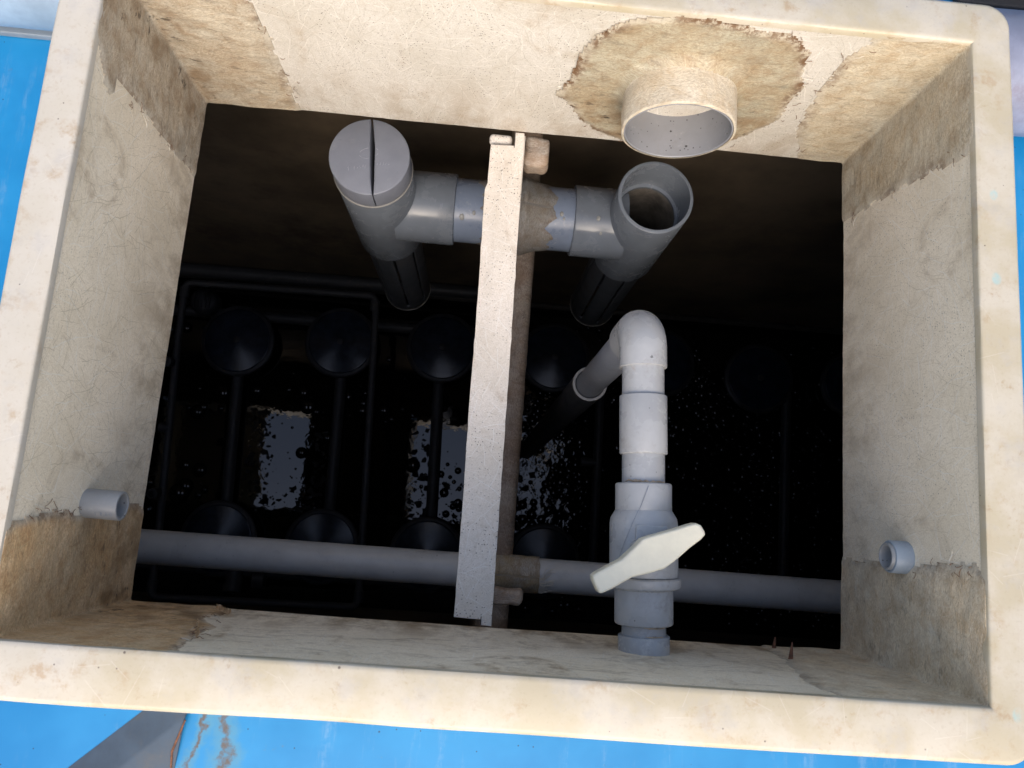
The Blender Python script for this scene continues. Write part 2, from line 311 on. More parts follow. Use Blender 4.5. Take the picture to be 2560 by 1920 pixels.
def frame(axis):
    a = Vector(axis).normalized(); h = Vector((0, 0, 1)) if abs(a.z) < .9 else Vector((0, 1, 0))
    x = a.cross(h).normalized(); y = a.cross(x).normalized(); return a, x, y
class G:
    """mesh gatherer in world coordinates with UVs"""
    def __init__(s): s.v = []; s.f = []; s.uv = []; s.at = {}
    def add(s, v, f, uv=None):
        n = len(s.v); s.v += [tuple(p) for p in v]; s.f += [[i + n for i in q] for q in f]
        s.uv += list(uv) if uv is not None else [(p[0] + p[2] * .3, p[1] + p[2]) for p in v]; return s
    def lathe(s, prof, A, axis, seg=56, a0=0.0, a1=2 * math.pi):
        ax, x, y = frame(axis); A = Vector(A); full = abs(a1 - a0 - 2 * math.pi) < 1e-6
        m = seg if full else seg + 1; V = []; U = []; F = []
        L = 0; pp = None
        for (t, r) in prof:
            if pp is not None: L += math.hypot(t - pp[0], r - pp[1])
            pp = (t, r)
            for j in range(m):
                a = a0 + (a1 - a0) * j / seg
                V.append(A + ax * t + x * (r * math.cos(a)) + y * (r * math.sin(a))); U.append((a * max(r, .01), L))
        for i in range(len(prof) - 1):
            for j in range(seg):
                q = (j + 1) % m if full else j + 1
                F.append((i * m + j, i * m + q, (i + 1) * m + q, (i + 1) * m + j))
        return s.add(V, F, U)
    def tube(s, pts, r, seg=14, caps=True):
        pts = [Vector(p) for p in pts]; n = len(pts); rs = r if isinstance(r, (list, tuple)) else [r] * n
        V = []; F = []; U = []; px = None; L = 0
        for i, p in enumerate(pts):
            d = (pts[min(i + 1, n - 1)] - pts[max(i - 1, 0)]).normalized()
            if px is None: px = frame(d)[1]
            px = (px - d * px.dot(d)).normalized(); py = d.cross(px)
            if i: L += (p - pts[i - 1]).length
            for j in range(seg):
                a = 2 * math.pi * j / seg; V.append(p + px * rs[i] * math.cos(a) + py * rs[i] * math.sin(a)); U.append((a * rs[i], L))
        for i in range(n - 1):
            for j in range(seg):
                q = (j + 1) % seg; F.append((i * seg + j, i * seg + q, (i + 1) * seg + q, (i + 1) * seg + j))
        if caps: F.append(list(range(seg))[::-1]); F.append([(n - 1) * seg + j for j in range(seg)])
        return s.add(V, F, U)
    def box(s, lo, hi, b=.0):
        bm = bmesh.new(); bmesh.ops.create_cube(bm, size=1)
        for v in bm.verts: v.co = Vector([(lo[i] + hi[i]) / 2 + v.co[i] * (hi[i] - lo[i]) for i in range(3)])
        if b > 0: bmesh.ops.bevel(bm, geom=bm.edges[:], offset=b, segments=3, profile=.5, affect='EDGES')
        bm.verts.index_update(); V = [v.co.copy() for v in bm.verts]; F = [[v.index for v in f.verts] for f in bm.faces]; bm.free()
        return s.add(V, F)
    def prism(s, poly, z0, z1, b=.0, seg=3):
        """polygon extruded from z0 to z1, top edge rounded by b"""
        n = len(poly); c = Vector((sum(p[0] for p in poly) / n, sum(p[1] for p in poly) / n)); V = []; F = []
        def inset(d):
            out = []
            for i in range(n):
                p, q, r = Vector(poly[i - 1]), Vector(poly[i]), Vector(poly[(i + 1) % n])
                e1 = (q - p).normalized(); e2 = (r - q).normalized()
                n1 = Vector((-e1.y, e1.x)); n2 = Vector((-e2.y, e2.x)); m = (n1 + n2)
                m = m / max(.3, m.length_squared) * 2 if m.length > 1e-6 else n1
                out.append(q + m * d)
            return out
        area = sum(poly[i - 1][0] * poly[i][1] - poly[i][0] * poly[i - 1][1] for i in range(n))
        sg = 1 if area > 0 else -1
        levels = [(z0, 0)]
        if b > 0: levels += [(z1 - b + b * math.sin(a), b - b * math.cos(a)) for a in [math.pi / 2 * i / seg for i in range(seg + 1)]]
        else: levels += [(z1, 0)]
        for (z, d) in levels:
            V += [(p.x, p.y, z) for p in inset(d * sg)]
        m = len(levels)
        for i in range(m - 1):
            for j in range(n): q = (j + 1) % n; F.append((i * n + j, i * n + q, (i + 1) * n + q, (i + 1) * n + j))
        F.append([(m - 1) * n + j for j in range(n)]); F.append(list(range(n))[::-1])
        return s.add(V, F)
    def obj(s, name, mat, parent=None, smooth=35, attrs=None):
        o = mesh(name, s.v, s.f, mat, None, smooth, s.uv, attrs)
        bm = bmesh.new(); bm.from_mesh(o.data); bmesh.ops.recalc_face_normals(bm, faces=bm.faces[:]); bm.to_mesh(o.data); bm.free()
        if parent is not None: under(o, parent)
        return o

X2, Y2, H = .45, .3354, .2853          # half sizes of the hatch opening, depth of its walls
DECK = -.25; WATER = -2.2

# ------------------------------------------------------------------ the hatch box
def loop_rect(ax, ay, r, k=8, cy=0.0, cx=0.0):
    out = []
    for (sx, sy, a0) in ((1, 1, 0), (-1, 1, 90), (-1, -1, 180), (1, -1, 270)):
        for i in range(k + 1):
            a = R_(a0 + 90 * i / k); out.append((cx + sx * (ax - r) + r * math.cos(a), cy + sy * (ay - r) + r * math.sin(a)))
    return out
def make_rim(g, cx=0.0):
    prof = [(.006, -.012), (-.0016, -.0105), (-.0020, -.003), (-.0016, -.0010), (-.0002, -.0002), (.0025, 0), (.036, 0), (.039, -.0012), (.0405, -.004), (.041, -.008), (.041, -.045), (.034, -.047), (.020, -.047)]
    rings = []; extra = .006
    for (d, z) in prof:
        far = d / .041
        r = .0015 + .026 * far
        rings.append([(x, y, z) for (x, y) in loop_rect(X2 + d, Y2 + d + extra * far, r, 8, -.001 * far, cx)])
    # cut the long sides into pieces so that they can wave a little
    n = len(rings[0]); V = []; F = []
    idx = []
    for i in range(n):
        p, q = Vector(rings[4][i]), Vector(rings[4][(i + 1) % n]); idx.append(max(1, int((q - p).length / .03)))
    R2 = []
    for ri, r in enumerate(rings):
        row = []
        for i in range(n):
            p, q = Vector(r[i]), Vector(r[(i + 1) % n])
            for j in range(idx[i]):
                c = p.lerp(q, j / idx[i]); nv = noise.noise_vector(Vector((c.x * 9, c.y * 9, 3.1)))
                amp = .0014 if ri > 3 else .0006
                row.append(c + Vector((nv.x, nv.y, nv.z * .6)) * amp)
        R2.append(row)
    m = len(R2[0])
    for r in R2: V += r
    for i in range(len(R2) - 1):
        for j in range(m): q = (j + 1) % m; F.append((i * m + j, i * m + q, (i + 1) * m + q, (i + 1) * m + j))
    return g.add(V, F)
hatch = thing('fibreglass_hatch', 'open cream-rimmed fibreglass hatch box with four stained grey inner walls', 'hatch', (0, 0, DECK))
make_rim(G()).obj('rim', GEL, hatch, 50)
def wall(name, A, B, n, mat, label, parent):
    """wall panel from A to B (inner face), outward normal n, slightly uneven"""
    nx, nz = 60, 20; V = []; F = []; U = []; A = Vector(A); B = Vector(B); n = Vector(n)
    zs = [-.004 - (H - .004) * j / nz for j in range(nz + 1)]
    for side in (0, .018):
        for j in range(nz + 1):
            for i in range(nx + 1):
                p = A.lerp(B, i / nx); z = zs[j]
                wob = .0012 * noise.noise(Vector((p.x * 7 + n.x, p.y * 7 + n.y, z * 9))) if side == 0 else 0
                if j == nz and side == 0: z += .0012 * noise.noise(Vector((p.x * 60, p.y * 60, 1)))
                V.append(p + n * (side + wob) + Vector((0, 0, z))); U.append(((B - A).length * i / nx, z))
    st = (nx + 1) * (nz + 1)
    for s_ in (0, 1):
        for j in range(nz):
            for i in range(nx):
                a = s_ * st + j * (nx + 1) + i; F.append((a, a + 1, a + nx + 2, a + nx + 1))
    for i in range(nx): a = nz * (nx + 1) + i; F.append((a, a + 1, st + a + 1, st + a))
    for j in range(nz):
        for c in (0, nx): a = j * (nx + 1) + c; F.append((a, a + nx + 1, st + a + nx + 1, st + a))
    g = G(); g.add(V, F, U); o = g.obj(name, mat, parent, 40); o['label'] = label; return o
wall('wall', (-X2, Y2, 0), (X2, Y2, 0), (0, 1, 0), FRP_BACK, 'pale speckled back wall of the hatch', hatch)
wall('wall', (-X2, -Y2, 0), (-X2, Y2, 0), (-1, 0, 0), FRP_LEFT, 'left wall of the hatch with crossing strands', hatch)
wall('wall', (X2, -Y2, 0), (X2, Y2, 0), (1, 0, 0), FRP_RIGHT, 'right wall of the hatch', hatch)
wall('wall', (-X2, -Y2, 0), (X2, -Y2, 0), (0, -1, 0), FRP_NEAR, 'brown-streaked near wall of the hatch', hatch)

def inside(p, poly):
    x, y = p; c = False
    for i in range(len(poly)):
        (x1, y1), (x2, y2) = poly[i - 1], poly[i]
        if (y1 > y) != (y2 > y) and x < (x2 - x1) * (y - y1) / (y2 - y1) + x1: c = not c
    return c
def pdist(p, poly, skip):
    b = 9
    for i in range(len(poly)):
        a, c = Vector(poly[i - 1]), Vector(poly[i])
        if skip(a, c): continue
        d = c - a; t = max(0, min(1, (Vector(p) - a).dot(d) / max(1e-9, d.length_squared))); b = min(b, (Vector(p) - a - d * t).length)
    return b
def laminate(name, poly, fold, mat, parent, th=.0021, step=.0034, grime=lambda s, z: 0.0, skip=lambda a, c: False, hole=None, seed=0, label=None):
    s0, s1 = min(p[0] for p in poly) - .01, max(p[0] for p in poly) + .01; z0, z1 = -H + .0005, -.0045
    ns = int((s1 - s0) / step); nz = int((z1 - z0) / step)
    P = {}; V = []; U = []; E = []; Gm = []; F = []
    def jit(s, z):
        a = noise.noise_vector(Vector((s * 55, z * 55, seed))) * .0040 + noise.noise_vector(Vector((s * 190, z * 190, seed + 5))) * .0018
        return (s + a.x, z + a.y)
    def vert(i, j):
        if (i, j) in P: return P[(i, j)]
        s = s0 + (s1 - s0) * i / ns; z = z0 + (z1 - z0) * j / nz; q = jit(s, z)
        d = pdist(q, poly, skip) if inside(q, poly) else 0
        if hole: d = max(d, 0)
        h = th * min(1, .25 + d / .007) + .0012 * noise.noise(Vector((s * 34, z * 34, seed))) * min(1, d / .01) + .0007 * noise.noise(Vector((s * 30, z * 160, seed + 2))) * min(1, d / .01)
        V.append(fold(s, z, h)); U.append((s, z)); E.append(d); Gm.append(grime(s, z)); P[(i, j)] = len(V) - 1; return P[(i, j)]
    for i in range(ns):
        for j in range(nz):
            s = s0 + (s1 - s0) * (i + .5) / ns; z = z0 + (z1 - z0) * (j + .5) / nz
            if not inside(jit(s, z), poly): continue
            if hole and (s - hole[0]) ** 2 + (z - hole[1]) ** 2 < hole[2] ** 2: continue
            F.append((vert(i, j), vert(i + 1, j), vert(i + 1, j + 1), vert(i, j + 1)))
    # skirt so that the sheet has real thickness at its ragged edge
    cnt = {}
    for q in F:
        for a, b in zip(q, q[1:] + q[:1]): cnt[(a, b)] = 1
    base = {}
    def low(a):
        if a not in base:
            s, z = U[a]; V.append(fold(s, z, -.001)); U.append((s, z)); E.append(0); Gm.append(Gm[a]); base[a] = len(V) - 1
        return base[a]
    for (a, b) in list(cnt):
        if (b, a) not in cnt: F.append((b, a, low(a), low(b)))
    o = mesh(name, V, F, mat, None, 60, U, {'edge': E, 'grime': Gm}); under(o, parent)
    bm = bmesh.new(); bm.from_mesh(o.data); bmesh.ops.recalc_face_normals(bm, faces=bm.faces[:]); bm.to_mesh(o.data); bm.free()
    if label: o['label'] = label
    return o
def corner_fold(cx, cy, dA, dB, r=.005):
    """s<0 runs along wall A away from the corner, s>0 along wall B; the corner is filled to radius r"""
    C = Vector((cx, cy)); dA = Vector(dA); dB = Vector(dB); arc = r * math.pi / 2
    def f(s, z, h):
        if s < -arc / 2: t = -s - arc / 2 + r; p = C + dA * t + dB * h
        elif s > arc / 2: t = s - arc / 2 + r; p = C + dB * t + dA * h
        else:
            a = (s + arc / 2) / arc * math.pi / 2; ce = C + (dA + dB) * r; rr = r - h
            p = ce - dB * rr * math.cos(a) - dA * rr * math.sin(a)
        return (p.x, p.y, z)
    return f, (r - arc / 2)
def corner_patch(cx, cy, dA, dB, bA, bB, mat, seed, r=.005, grime=lambda s, z: 0., label=None):
    f, k = corner_fold(cx, cy, dA, dB, r)
    poly = [(-(t - k), z) for (t, z) in bA] + [(t - k, z) for (t, z) in reversed(bB)]
    edge = lambda a, c: (a.y > -.006 and c.y > -.006) or (a.y < -H + .006 and c.y < -H + .006)
    laminate('laminate_patch', poly, f, mat, hatch, grime=grime, skip=edge, seed=seed, label=label)
lo, hi = -.300, .006
# back-left: wall A = left wall, wall B = back wall
corner_patch(-X2, Y2, (0, -1), (1, 0), [(.085, hi), (.096, -.015), (.125, -.035), (.130, -.050), (.118, -.060), (.106, -.056), (.105, -.099), (.108, -.155), (.113, -.214), (.110, lo)],
             [(.122, hi), (.125, -.056), (.1305, -.10), (.130, -.144), (.129, -.22), (.131, lo)], LAM, 1,
             grime=lambda s, z: .9 if -.05 < s < .03 else .35, label='tan laminate sheet over the back left corner')
# back-right: wall A = back wall, wall B = right wall
corner_patch(X2, Y2, (-1, 0), (0, -1), [(.098, hi), (.103, -.02), (.112, -.0475), (.114, -.114), (.106, -.17), (.099, -.212), (.080, -.25), (.062, lo)],
             [(.105, hi), (.122, -.02), (.118, -.05), (.110, -.08), (.104, -.14), (.098, -.19), (.089, lo)], LAM2, 2,
             grime=lambda s, z: .28, label='olive laminate sheet over the back right corner')
# near-left: A = near wall, B = left wall
corner_patch(-X2, -Y2, (1, 0), (0, 1), [(.165, hi), (.155, -.05), (.146, -.108), (.150, -.15), (.118, -.20), (.133, -.245), (.101, lo)],
             [(.096, hi), (.106, -.03), (.113, -.082), (.108, -.137), (.121, -.18), (.124, -.235), (.112, lo)], LAM_DARK, 3,
             grime=lambda s, z: max(0, min(1, (-z - .08) / .15)) * (1.3 if s < .02 else .8), label='dark brown laminate sheet over the near left corner')
# near-right: A = right wall, B = near wall
corner_patch(X2, -Y2, (0, 1), (-1, 0), [(.112, hi), (.130, -.02), (.121, -.10), (.119, -.187), (.117, -.25), (.119, lo)],
             [(.128, hi), (.140, -.04), (.143, -.074), (.128, -.13), (.114, -.20), (.105, lo)], LAM_PALE, 4,
             grime=lambda s, z: .35, label='tan laminate sheet over the near right corner')
def curl(name, A, B, parent):                                     # peeled lip of the laminate on the near wall
    g = G(); n = 16; V = []; F = []; A = Vector(A); B = Vector(B); m = 7
    for i in range(n + 1):
        p = A.lerp(B, i / n); wv = noise.noise(Vector((i * .7, 2, 5)))
        for j in range(m):
            a = j / (m - 1) * 2.4; rr = .0042 + .002 * wv
            V.append(p + Vector((rr * math.sin(a) * .9 + .002 * wv, .0015 + rr * (1 - math.cos(a)) * .8, rr * .5 * math.sin(a))))
    for i in range(n):
        for j in range(m - 1): F.append((i * m + j, i * m + j + 1, (i + 1) * m + j + 1, (i + 1) * m + j))
    g.add(V, F, [(v[0], v[2]) for v in V]); o = g.obj(name, LAM_DARK, parent, 60, {'edge': [.05] * len(g.v), 'grime': [.35] * len(g.v)}); return o
curl('peeled_edge', (-.325, -Y2, -.16), (-.298, -Y2, -.085), hatch)
curl('peeled_edge', (-.342, -Y2, -.272), (-.314, -Y2, -.235), hatch)

# ------------------------------------------------------------------ large inlet through the back wall
inlet = thing('inlet_pipe', 'wide tan laminated pipe stub poking out of the hatch back wall', 'pipe', (.174, Y2, -.145))
collar_poly = [(.0248, -.178), (.0398, -.137), (.0493, -.071), (.0657, -.0425), (.0922, -.0185), (.1427, -.006), (.1907, -.010), (.2329, -.0182), (.2649, -.0227), (.2953, -.0443), (.2967, -.0772), (.3158, -.1132), (.3103, -.1466), (.3148, -.1888), (.2812, -.2459), (.235, -.262), (.20, -.276), (.1281, -.279), (.095, -.262), (.069, -.2387), (.05, -.205)]
def collar_fold(s, z, h):
    d = math.hypot(s - .174, z + .145); t = max(0, 1 - (d - .0675) / .014)
    return (s, Y2 - h - .0015 - .010 * t * t, z)
laminate('collar', collar_poly, collar_fold, LAM_COL, inlet, th=.0022, grime=lambda s, z: .3 + 1.1 * max(0, min(1, (-z - .16) / .08)) * (1 if abs(s - .174) > .06 else .5), hole=(.174, -.145, .0672), seed=9)
g = G(); pr = []
for i in range(25):
    t = i / 24; pr.append((-.02 + .075 * t, .0690 + .0012 * math.sin(t * 9) * (1 - t) + .004 * max(0, 1 - t * 2.2)))
pr += [(.0562, .0688), (.0568, .0676), (.0570, .0660)]
g.lathe(pr, (.174, Y2, -.145), (0, -1, 0), 72)
for i, v in enumerate(g.v):
    nv = noise.noise(Vector((v[0] * 30, v[1] * 40, v[2] * 30))); c = Vector((v[0] - .174, 0, v[2] + .145)); c.normalize()
    g.v[i] = (v[0] + c.x * nv * .0013, v[1], v[2] + c.z * nv * .0013)
g.obj('laminate_skin', LAM_PIPE, inlet, 60, {'edge': [.05] * len(g.v), 'grime': [.04] * len(g.v)})
g = G(); g.lathe([(.030, .0655), (.0560, .0655), (.0568, .0650), (.0570, .0640), (.056, .0632), (-.012, .0630), (-.0125, .0612), (-.016, .0612), (-.0165, .0628), (-.03, .0626), (-.031, .0605), (-.18, .060), (-.181, .0)], (.174, Y2, -.145), (0, -1, 0), 72)
g.obj('liner', PVC_IN, inlet, 35)

def strands(name, walls, mat, n, seed, parent, lmin=.006, lmax=.026, rad=.00032):
    rr = random.Random(seed); g = G()
    for _ in range(n):
        wl, pts = rr.choice(walls); i = rr.randrange(len(pts) - 1); t = rr.random()
        u = pts[i][0] + (pts[i + 1][0] - pts[i][0]) * t + rr.gauss(0, .006); z = pts[i][1] + (pts[i + 1][1] - pts[i][1]) * t + rr.gauss(0, .006)
        a = rr.uniform(0, 6.28); L_ = rr.uniform(lmin, lmax); P_ = []; da = rr.uniform(-.5, .5)
        for k_ in range(5):
            zz = min(-.008, max(-H + .002, z)); h_ = .0016 + .0016 * rr.random() * (k_ in (1, 2, 3))
            P_.append({'b': (u, Y2 - h_, zz), 'n': (u, -Y2 + h_, zz), 'l': (-X2 + h_, u, zz), 'r': (X2 - h_, u, zz)}[wl])
            u += L_ / 4 * math.cos(a); z += L_ / 4 * math.sin(a); a += da / 2
        g.tube(P_, rad, 4)
    o = g.obj(name, mat, parent, 60); o['kind'] = 'stuff'; return o
edges = [('b', collar_poly), ('b', collar_poly[8:] + collar_poly[:1]), ('b', [(.35, -.01), (.3385, -.0475), (.336, -.114), (.35, -.212), (.389, -.28)]), ('b', [(-.325, -.05), (-.3195, -.14), (-.319, -.27)]),
         ('r', [(.22, -.02), (.2246, -.08), (.237, -.19), (.246, -.28)]), ('r', [(-.206, -.02), (-.215, -.1), (-.217, -.28)]), ('l', [(.215, -.06), (.228, -.15), (.2228, -.21), (.226, -.28)]), ('l', [(-.23, -.03), (-.222, -.08), (-.226, -.14), (-.211, -.235)]), ('n', [(-.30, -.05), (-.304, -.11), (-.33, -.24)])]
strands('loose_strands', edges, mat_plain('brown_strand', (.16, .085, .045), .8, .3, 80), 120, 21, hatch, .004, .013)
strands('loose_strands', edges, STRAND, 26, 22, hatch, .006, .020)

# ------------------------------------------------------------------ small stubs in the side walls
st = thing('pipe_stub', 'short open pale grey pipe stub on the hatch left wall', 'pipe', (-X2, -.216, -.142))
G().lathe([(-.01, .0157), (.0370, .0157), (.0380, .0152), (.0382, .0135), (.0375, .0128), (-.03, .0126), (-.031, 0)], (-X2, -.2155, -.142), (1, -.01, 0), 48).obj('pipe', PVC_STUB, st, 35)
st2 = thing('pipe_stub', 'short blue-grey pipe socket with a bushing on the hatch right wall', 'pipe', (X2, -.208, -.139))
G().lathe([(-.01, .0183), (.0185, .0180), (.0198, .0172), (.0200, .0152), (-.03, .0150), (-.031, 0)], (X2, -.208, -.139), (-1, 0, 0), 48).obj('socket', mat_pvc('pvc_socket_blue_grey', (.29, .345, .40), .45, .36, .2, .05, .4), st2, 35)
G().lathe([(.005, .0149), (.0225, .0148), (.0235, .0142), (.0236, .0128), (.022, .0120), (-.02, .0118), (-.021, 0)], (X2, -.208, -.139), (-1, 0, 0), 48).obj('bushing', PVC_STUB, st2, 35)
g = G()                                                            # faded size print on the stub: 1890
cu = {'1': [[(0, 0), (0, 1)]], '8': [[(.25, .5), (.45, .75), (.25, 1), (.05, .75), (.25, .5), (.5, .25), (.25, 0), (0, .25), (.25, .5)]], '9': [[(.45, .6), (.25, .45), (.05, .7), (.25, 1), (.45, .75), (.4, .2), (.15, 0)]], '0': [[(.25, 0), (0, .3), (0, .7), (.25, 1), (.5, .7), (.5, .3), (.25, 0)]]}
for n_, ch in enumerate('1890'):
    for ln in cu[ch]:
        pts = []
        for (u, v_) in ln:
            a = math.radians(38) + (v_ - .5) * .30; xx = -X2 + .0165 + n_ * .0050 + u * .0042
            pts.append((xx, -.2155 - .01582 * math.sin(a), -.142 + .01582 * math.cos(a)))
        g.tube(pts, .00028, 5)
g.obj('size_print', INK, st, 60)

# ------------------------------------------------------------------ screws
def screw(p, ln, lab, tilt):
    o = thing('screw', lab, 'screw', p, 'rusty screws sticking out of the near wall'); g = G(); pr = [(-.004, .0034)]
    n = 9
    for i in range(n):
        t = i / n; r = .0034 * (1 - .75 * t); pr += [(ln * t, r), (ln * (t + .5 / n), r * .72)]
    pr += [(ln, .0006), (ln + .0008, 0)]
    g.lathe(pr, p, tilt, 14); g.obj('shank', RUST, o, 60); return o
screw((.351, -Y2, -.262), .016, 'rusty screw nearest the tank opening on the near wall', (0, 1, .25))
screw((.3428, -Y2, -.192), .021, 'rusty pointed screw standing nearer the cream rim', (.02, 1, .15))

# ------------------------------------------------------------------ divider beam
beam = thing('divider_beam', 'long pale speckled fibreglass beam dividing the opening front to back', 'beam', (-.03, 0, -H))
def zig(pts, step=.012, amp=.0009):
    out = []
    for i in range(len(pts)):
        a, b = Vector(pts[i]), Vector(pts[(i + 1) % len(pts)]); n = max(1, int((b - a).length / step))
        for j in range(n):
            c = a.lerp(b, j / n); k = noise.noise_vector(Vector((c.x * 70, c.y * 70, 8))) * (amp if j else amp * .3); out.append((c.x + k.x, c.y + k.y))
    return out
fl = zig([(-.0492, -.3262), (-.0145, -.3272), (-.0145, -.3340), (-.0010, -.3345), (-.0035, 0), (-.0075, .3340), (-.0205, .3335), (-.0200, .3140), (-.0530, .3125), (-.0535, .255), (-.0565, .245), (-.0535, .10), (-.0525, -.05), (-.0500, -.20)])
G().prism(fl, -.2925, -.2868, .0008, 2).obj('flange', FRP_BEAM, beam, 30)
G().box((-.0105, -.3330, -.342), (-.0055, .3325, -.2926), .0006).obj('web', FRP_BEAM, beam, 30)
G().box((-.056, .318, -.306), (-.0235, .3340, -.294), .0055).obj('end_tab', FRP_BEAM, beam, 40)
g = G(); g.tube([(-.0148, -.3232, -.2863), (-.0150, -.3290, -.2863), (-.0146, -.3335, -.2863)], .0005, 5); g.tube([(-.0204, .3335, -.2863), (-.0202, .3190, -.2863), (-.0204, .3105, -.2863)], .0005, 5)
g.obj('saw_cut', GREYDK, beam, 60)

def rough_block(name, lo_, hi_, b, mat, label, cat, group, amp=.003):
    g = G(); nx = [max(3, int((hi_[i] - lo_[i]) / .006)) for i in range(3)]; bm = bmesh.new(); bmesh.ops.create_cube(bm, size=1)
    for v in bm.verts: v.co = Vector([(lo_[i] + hi_[i]) / 2 + v.co[i] * (hi_[i] - lo_[i]) for i in range(3)])
    bmesh.ops.bevel(bm, geom=bm.edges[:], offset=b, segments=4, profile=.5, affect='EDGES')
    bmesh.ops.subdivide_edges(bm, edges=[e for e in bm.edges if e.calc_length() > .012], cuts=4, use_grid_fill=True)
    for v in bm.verts: v.co += noise.noise_vector(v.co * 55) * amp + noise.noise_vector(v.co * 160) * amp * .4
    bm.verts.index_update(); g.add([v.co.copy() for v in bm.verts], [[v.index for v in f.verts] for f in bm.faces]); bm.free()
    o = g.obj(name, mat, None, 70, {'edge': [.05] * len(g.v), 'grime': [.5] * len(g.v)}); tag(o, label, cat, group); return o
FRP_BLOCK = mat_laminate('grp_wrapped_block', (.50, .46, .40), (.42, .34, .27), (.20, .12, .07))
rough_block('wrapped_cleat', (-.005, .302, -.352), (.031, .348, -.318), .008, FRP_BLOCK, 'whitish fibreglass-wrapped block beside the far end of the beam', 'block', 'wrapped blocks beside the beam')
rough_block('wrapped_cleat', (-.005, -.312, -.352), (.039, -.291, -.322), .006, FRP_BLOCK, 'brownish fibreglass-wrapped block beside the near end of the beam', 'block', 'wrapped blocks beside the beam')
g = G(); nY = 170; V = []; F = []; U = []
prof = [(-.018, -2.30), (-.018, -.672), (-.014, -.657), (-.004, -.651), (.024, -.650), (.034, -.653), (.040, -.662), (.0415, -.676), (.0415, -2.30)]
for i in range(nY + 1):
    y = -.575 + 1.195 * i / nY
    for (x, z) in prof:
        nv = noise.noise_vector(Vector((x * 50, y * 50, z * 9))); sm = .0013 if z > -1 else 0
        V.append((x + nv.x * sm, y, z + nv.z * sm)); U.append((y, x + z))
m = len(prof)
for i in range(nY):
    for j in range(m - 1): F.append((i * m + j, i * m + j + 1, (i + 1) * m + j + 1, (i + 1) * m + j))
F += [list(range(m)), [nY * m + j for j in range(m)]]
g.add(V, F, U); o = g.obj('partition_wall', FRP_ROUGH, None, 60, {'edge': [.05] * len(V), 'grime': [.35] * len(V)})
tag(o, 'rough brown fibreglass partition running below the pale beam', 'partition')

# ------------------------------------------------------------------ twin tee overflow
TL, TR_, TY, TZ = -.246, .227, .347, -.622
ov = thing('overflow_pipe', 'grey double tee pipe bridging the partition, left end capped', 'pipe', (0, TY, TZ))
def tee(ax, dirx, xend, open_top, name, label):
    g = G(); r = .0645; top = -.485
    pr = [(0, r - .0025), (.001, r - .0008), (.003, r), (.272, r), (.2755, r - .001), (.2765, r - .004), (.2765, r - .0075)]
    pr = [(0, .0583)] + pr + [(.22, .0575), (.085, .0575), (.0845, .0525), (.078, .0525), (.0775, .0578), (.0, .0583)]
    g.lathe(pr, (ax, TY, top), (0, 0, -1), 72)
    L_ = abs(xend - ax)
    g.lathe([(.03, r), (L_ - .003, r), (L_ - .0008, r - .0008), (L_, r - .0025), (L_, r - .0075), (L_ - .03, r - .0077)], (ax, TY, TZ), (dirx, 0, 0), 72)
    o = g.obj(name, PVC_TEE, ov, 35); o['label'] = label; return o
t1 = tee(TL, 1, -.112, False, 'tee', 'tee under the split grey cap'); t2 = tee(TR_, -1, .102, True, 'tee', 'open-topped tee')
G().tube([(-.14, TY, TZ), (.13, TY, TZ)], .0575, 64).obj('connecting_pipe', mat_pvc('pvc_link_blue_grey', (.215, .26, .345), .3, .3, .2, .05, .35), ov, 35)
# glass laminate sleeve over the link pipe
g = G(); V = []; F = []; U = []; E = []; n1, n2 = 60, 72
def sx(a, side):
    k = noise.noise(Vector((math.cos(a) * 2.2, math.sin(a) * 2.2, side * 3.))) * .022 + noise.noise(Vector((math.cos(a) * 9, math.sin(a) * 9, side))) * .008
    return (-.062 if side < 0 else .062) + k
for i in range(n1 + 1):
    for j in range(n2):
        a = 2 * math.pi * j / n2; x0, x1 = sx(a, -1), sx(a, 1); x = x0 + (x1 - x0) * i / n1
        e = min(x - x0, x1 - x); r = .0578 + .0022 * min(1, e / .012) + .0012 * noise.noise(Vector((x * 60, math.cos(a) * 3, math.sin(a) * 3))) * min(1, e / .01) + (.012 * max(0, 1 - abs(x - .012) / .045) ** 2)
        V.append((x, TY + r * math.sin(a), TZ + r * math.cos(a))); U.append((a * .06, x)); E.append(e)
for i in range(n1):
    for j in range(n2): q = (j + 1) % n2; F.append((i * n2 + j, i * n2 + q, (i + 1) * n2 + q, (i + 1) * n2 + j))
g.add(V, F, U); g.obj('laminate_sleeve', mat_laminate('grp_sleeve', (.31, .31, .30), (.28, .265, .23), (.17, .135, .10), .5, None), ov, 60, {'edge': E, 'grime': [.35 if abs(v[0] - .012) < .04 else .05 for v in V]})
for (x, a, s) in ((-.098, 33, .0060), (-.077, 24, .0042), (.078, 12, .0048), (.083, 20, .0030), (.143, 15, .0050), (.15, 38, .0032)):
    rr = .0578 if abs(x) < .1 else .0648; g = G(); a = R_(a); p = Vector((x, TY - rr * math.sin(a), TZ + rr * math.cos(a))); nrm = Vector((0, -math.sin(a), math.cos(a)))
    g.lathe([(-.001, s * 1.02), (s * .14, s * .9), (s * .26, s * .6), (s * .32, s * .25), (s * .33, 0)], p, nrm, 20)
    for i, v in enumerate(g.v): g.v[i] = (p.x + (v[0] - p.x) * .75, v[1], v[2])
    g.obj('resin_drop', RESIN, ov, 60)
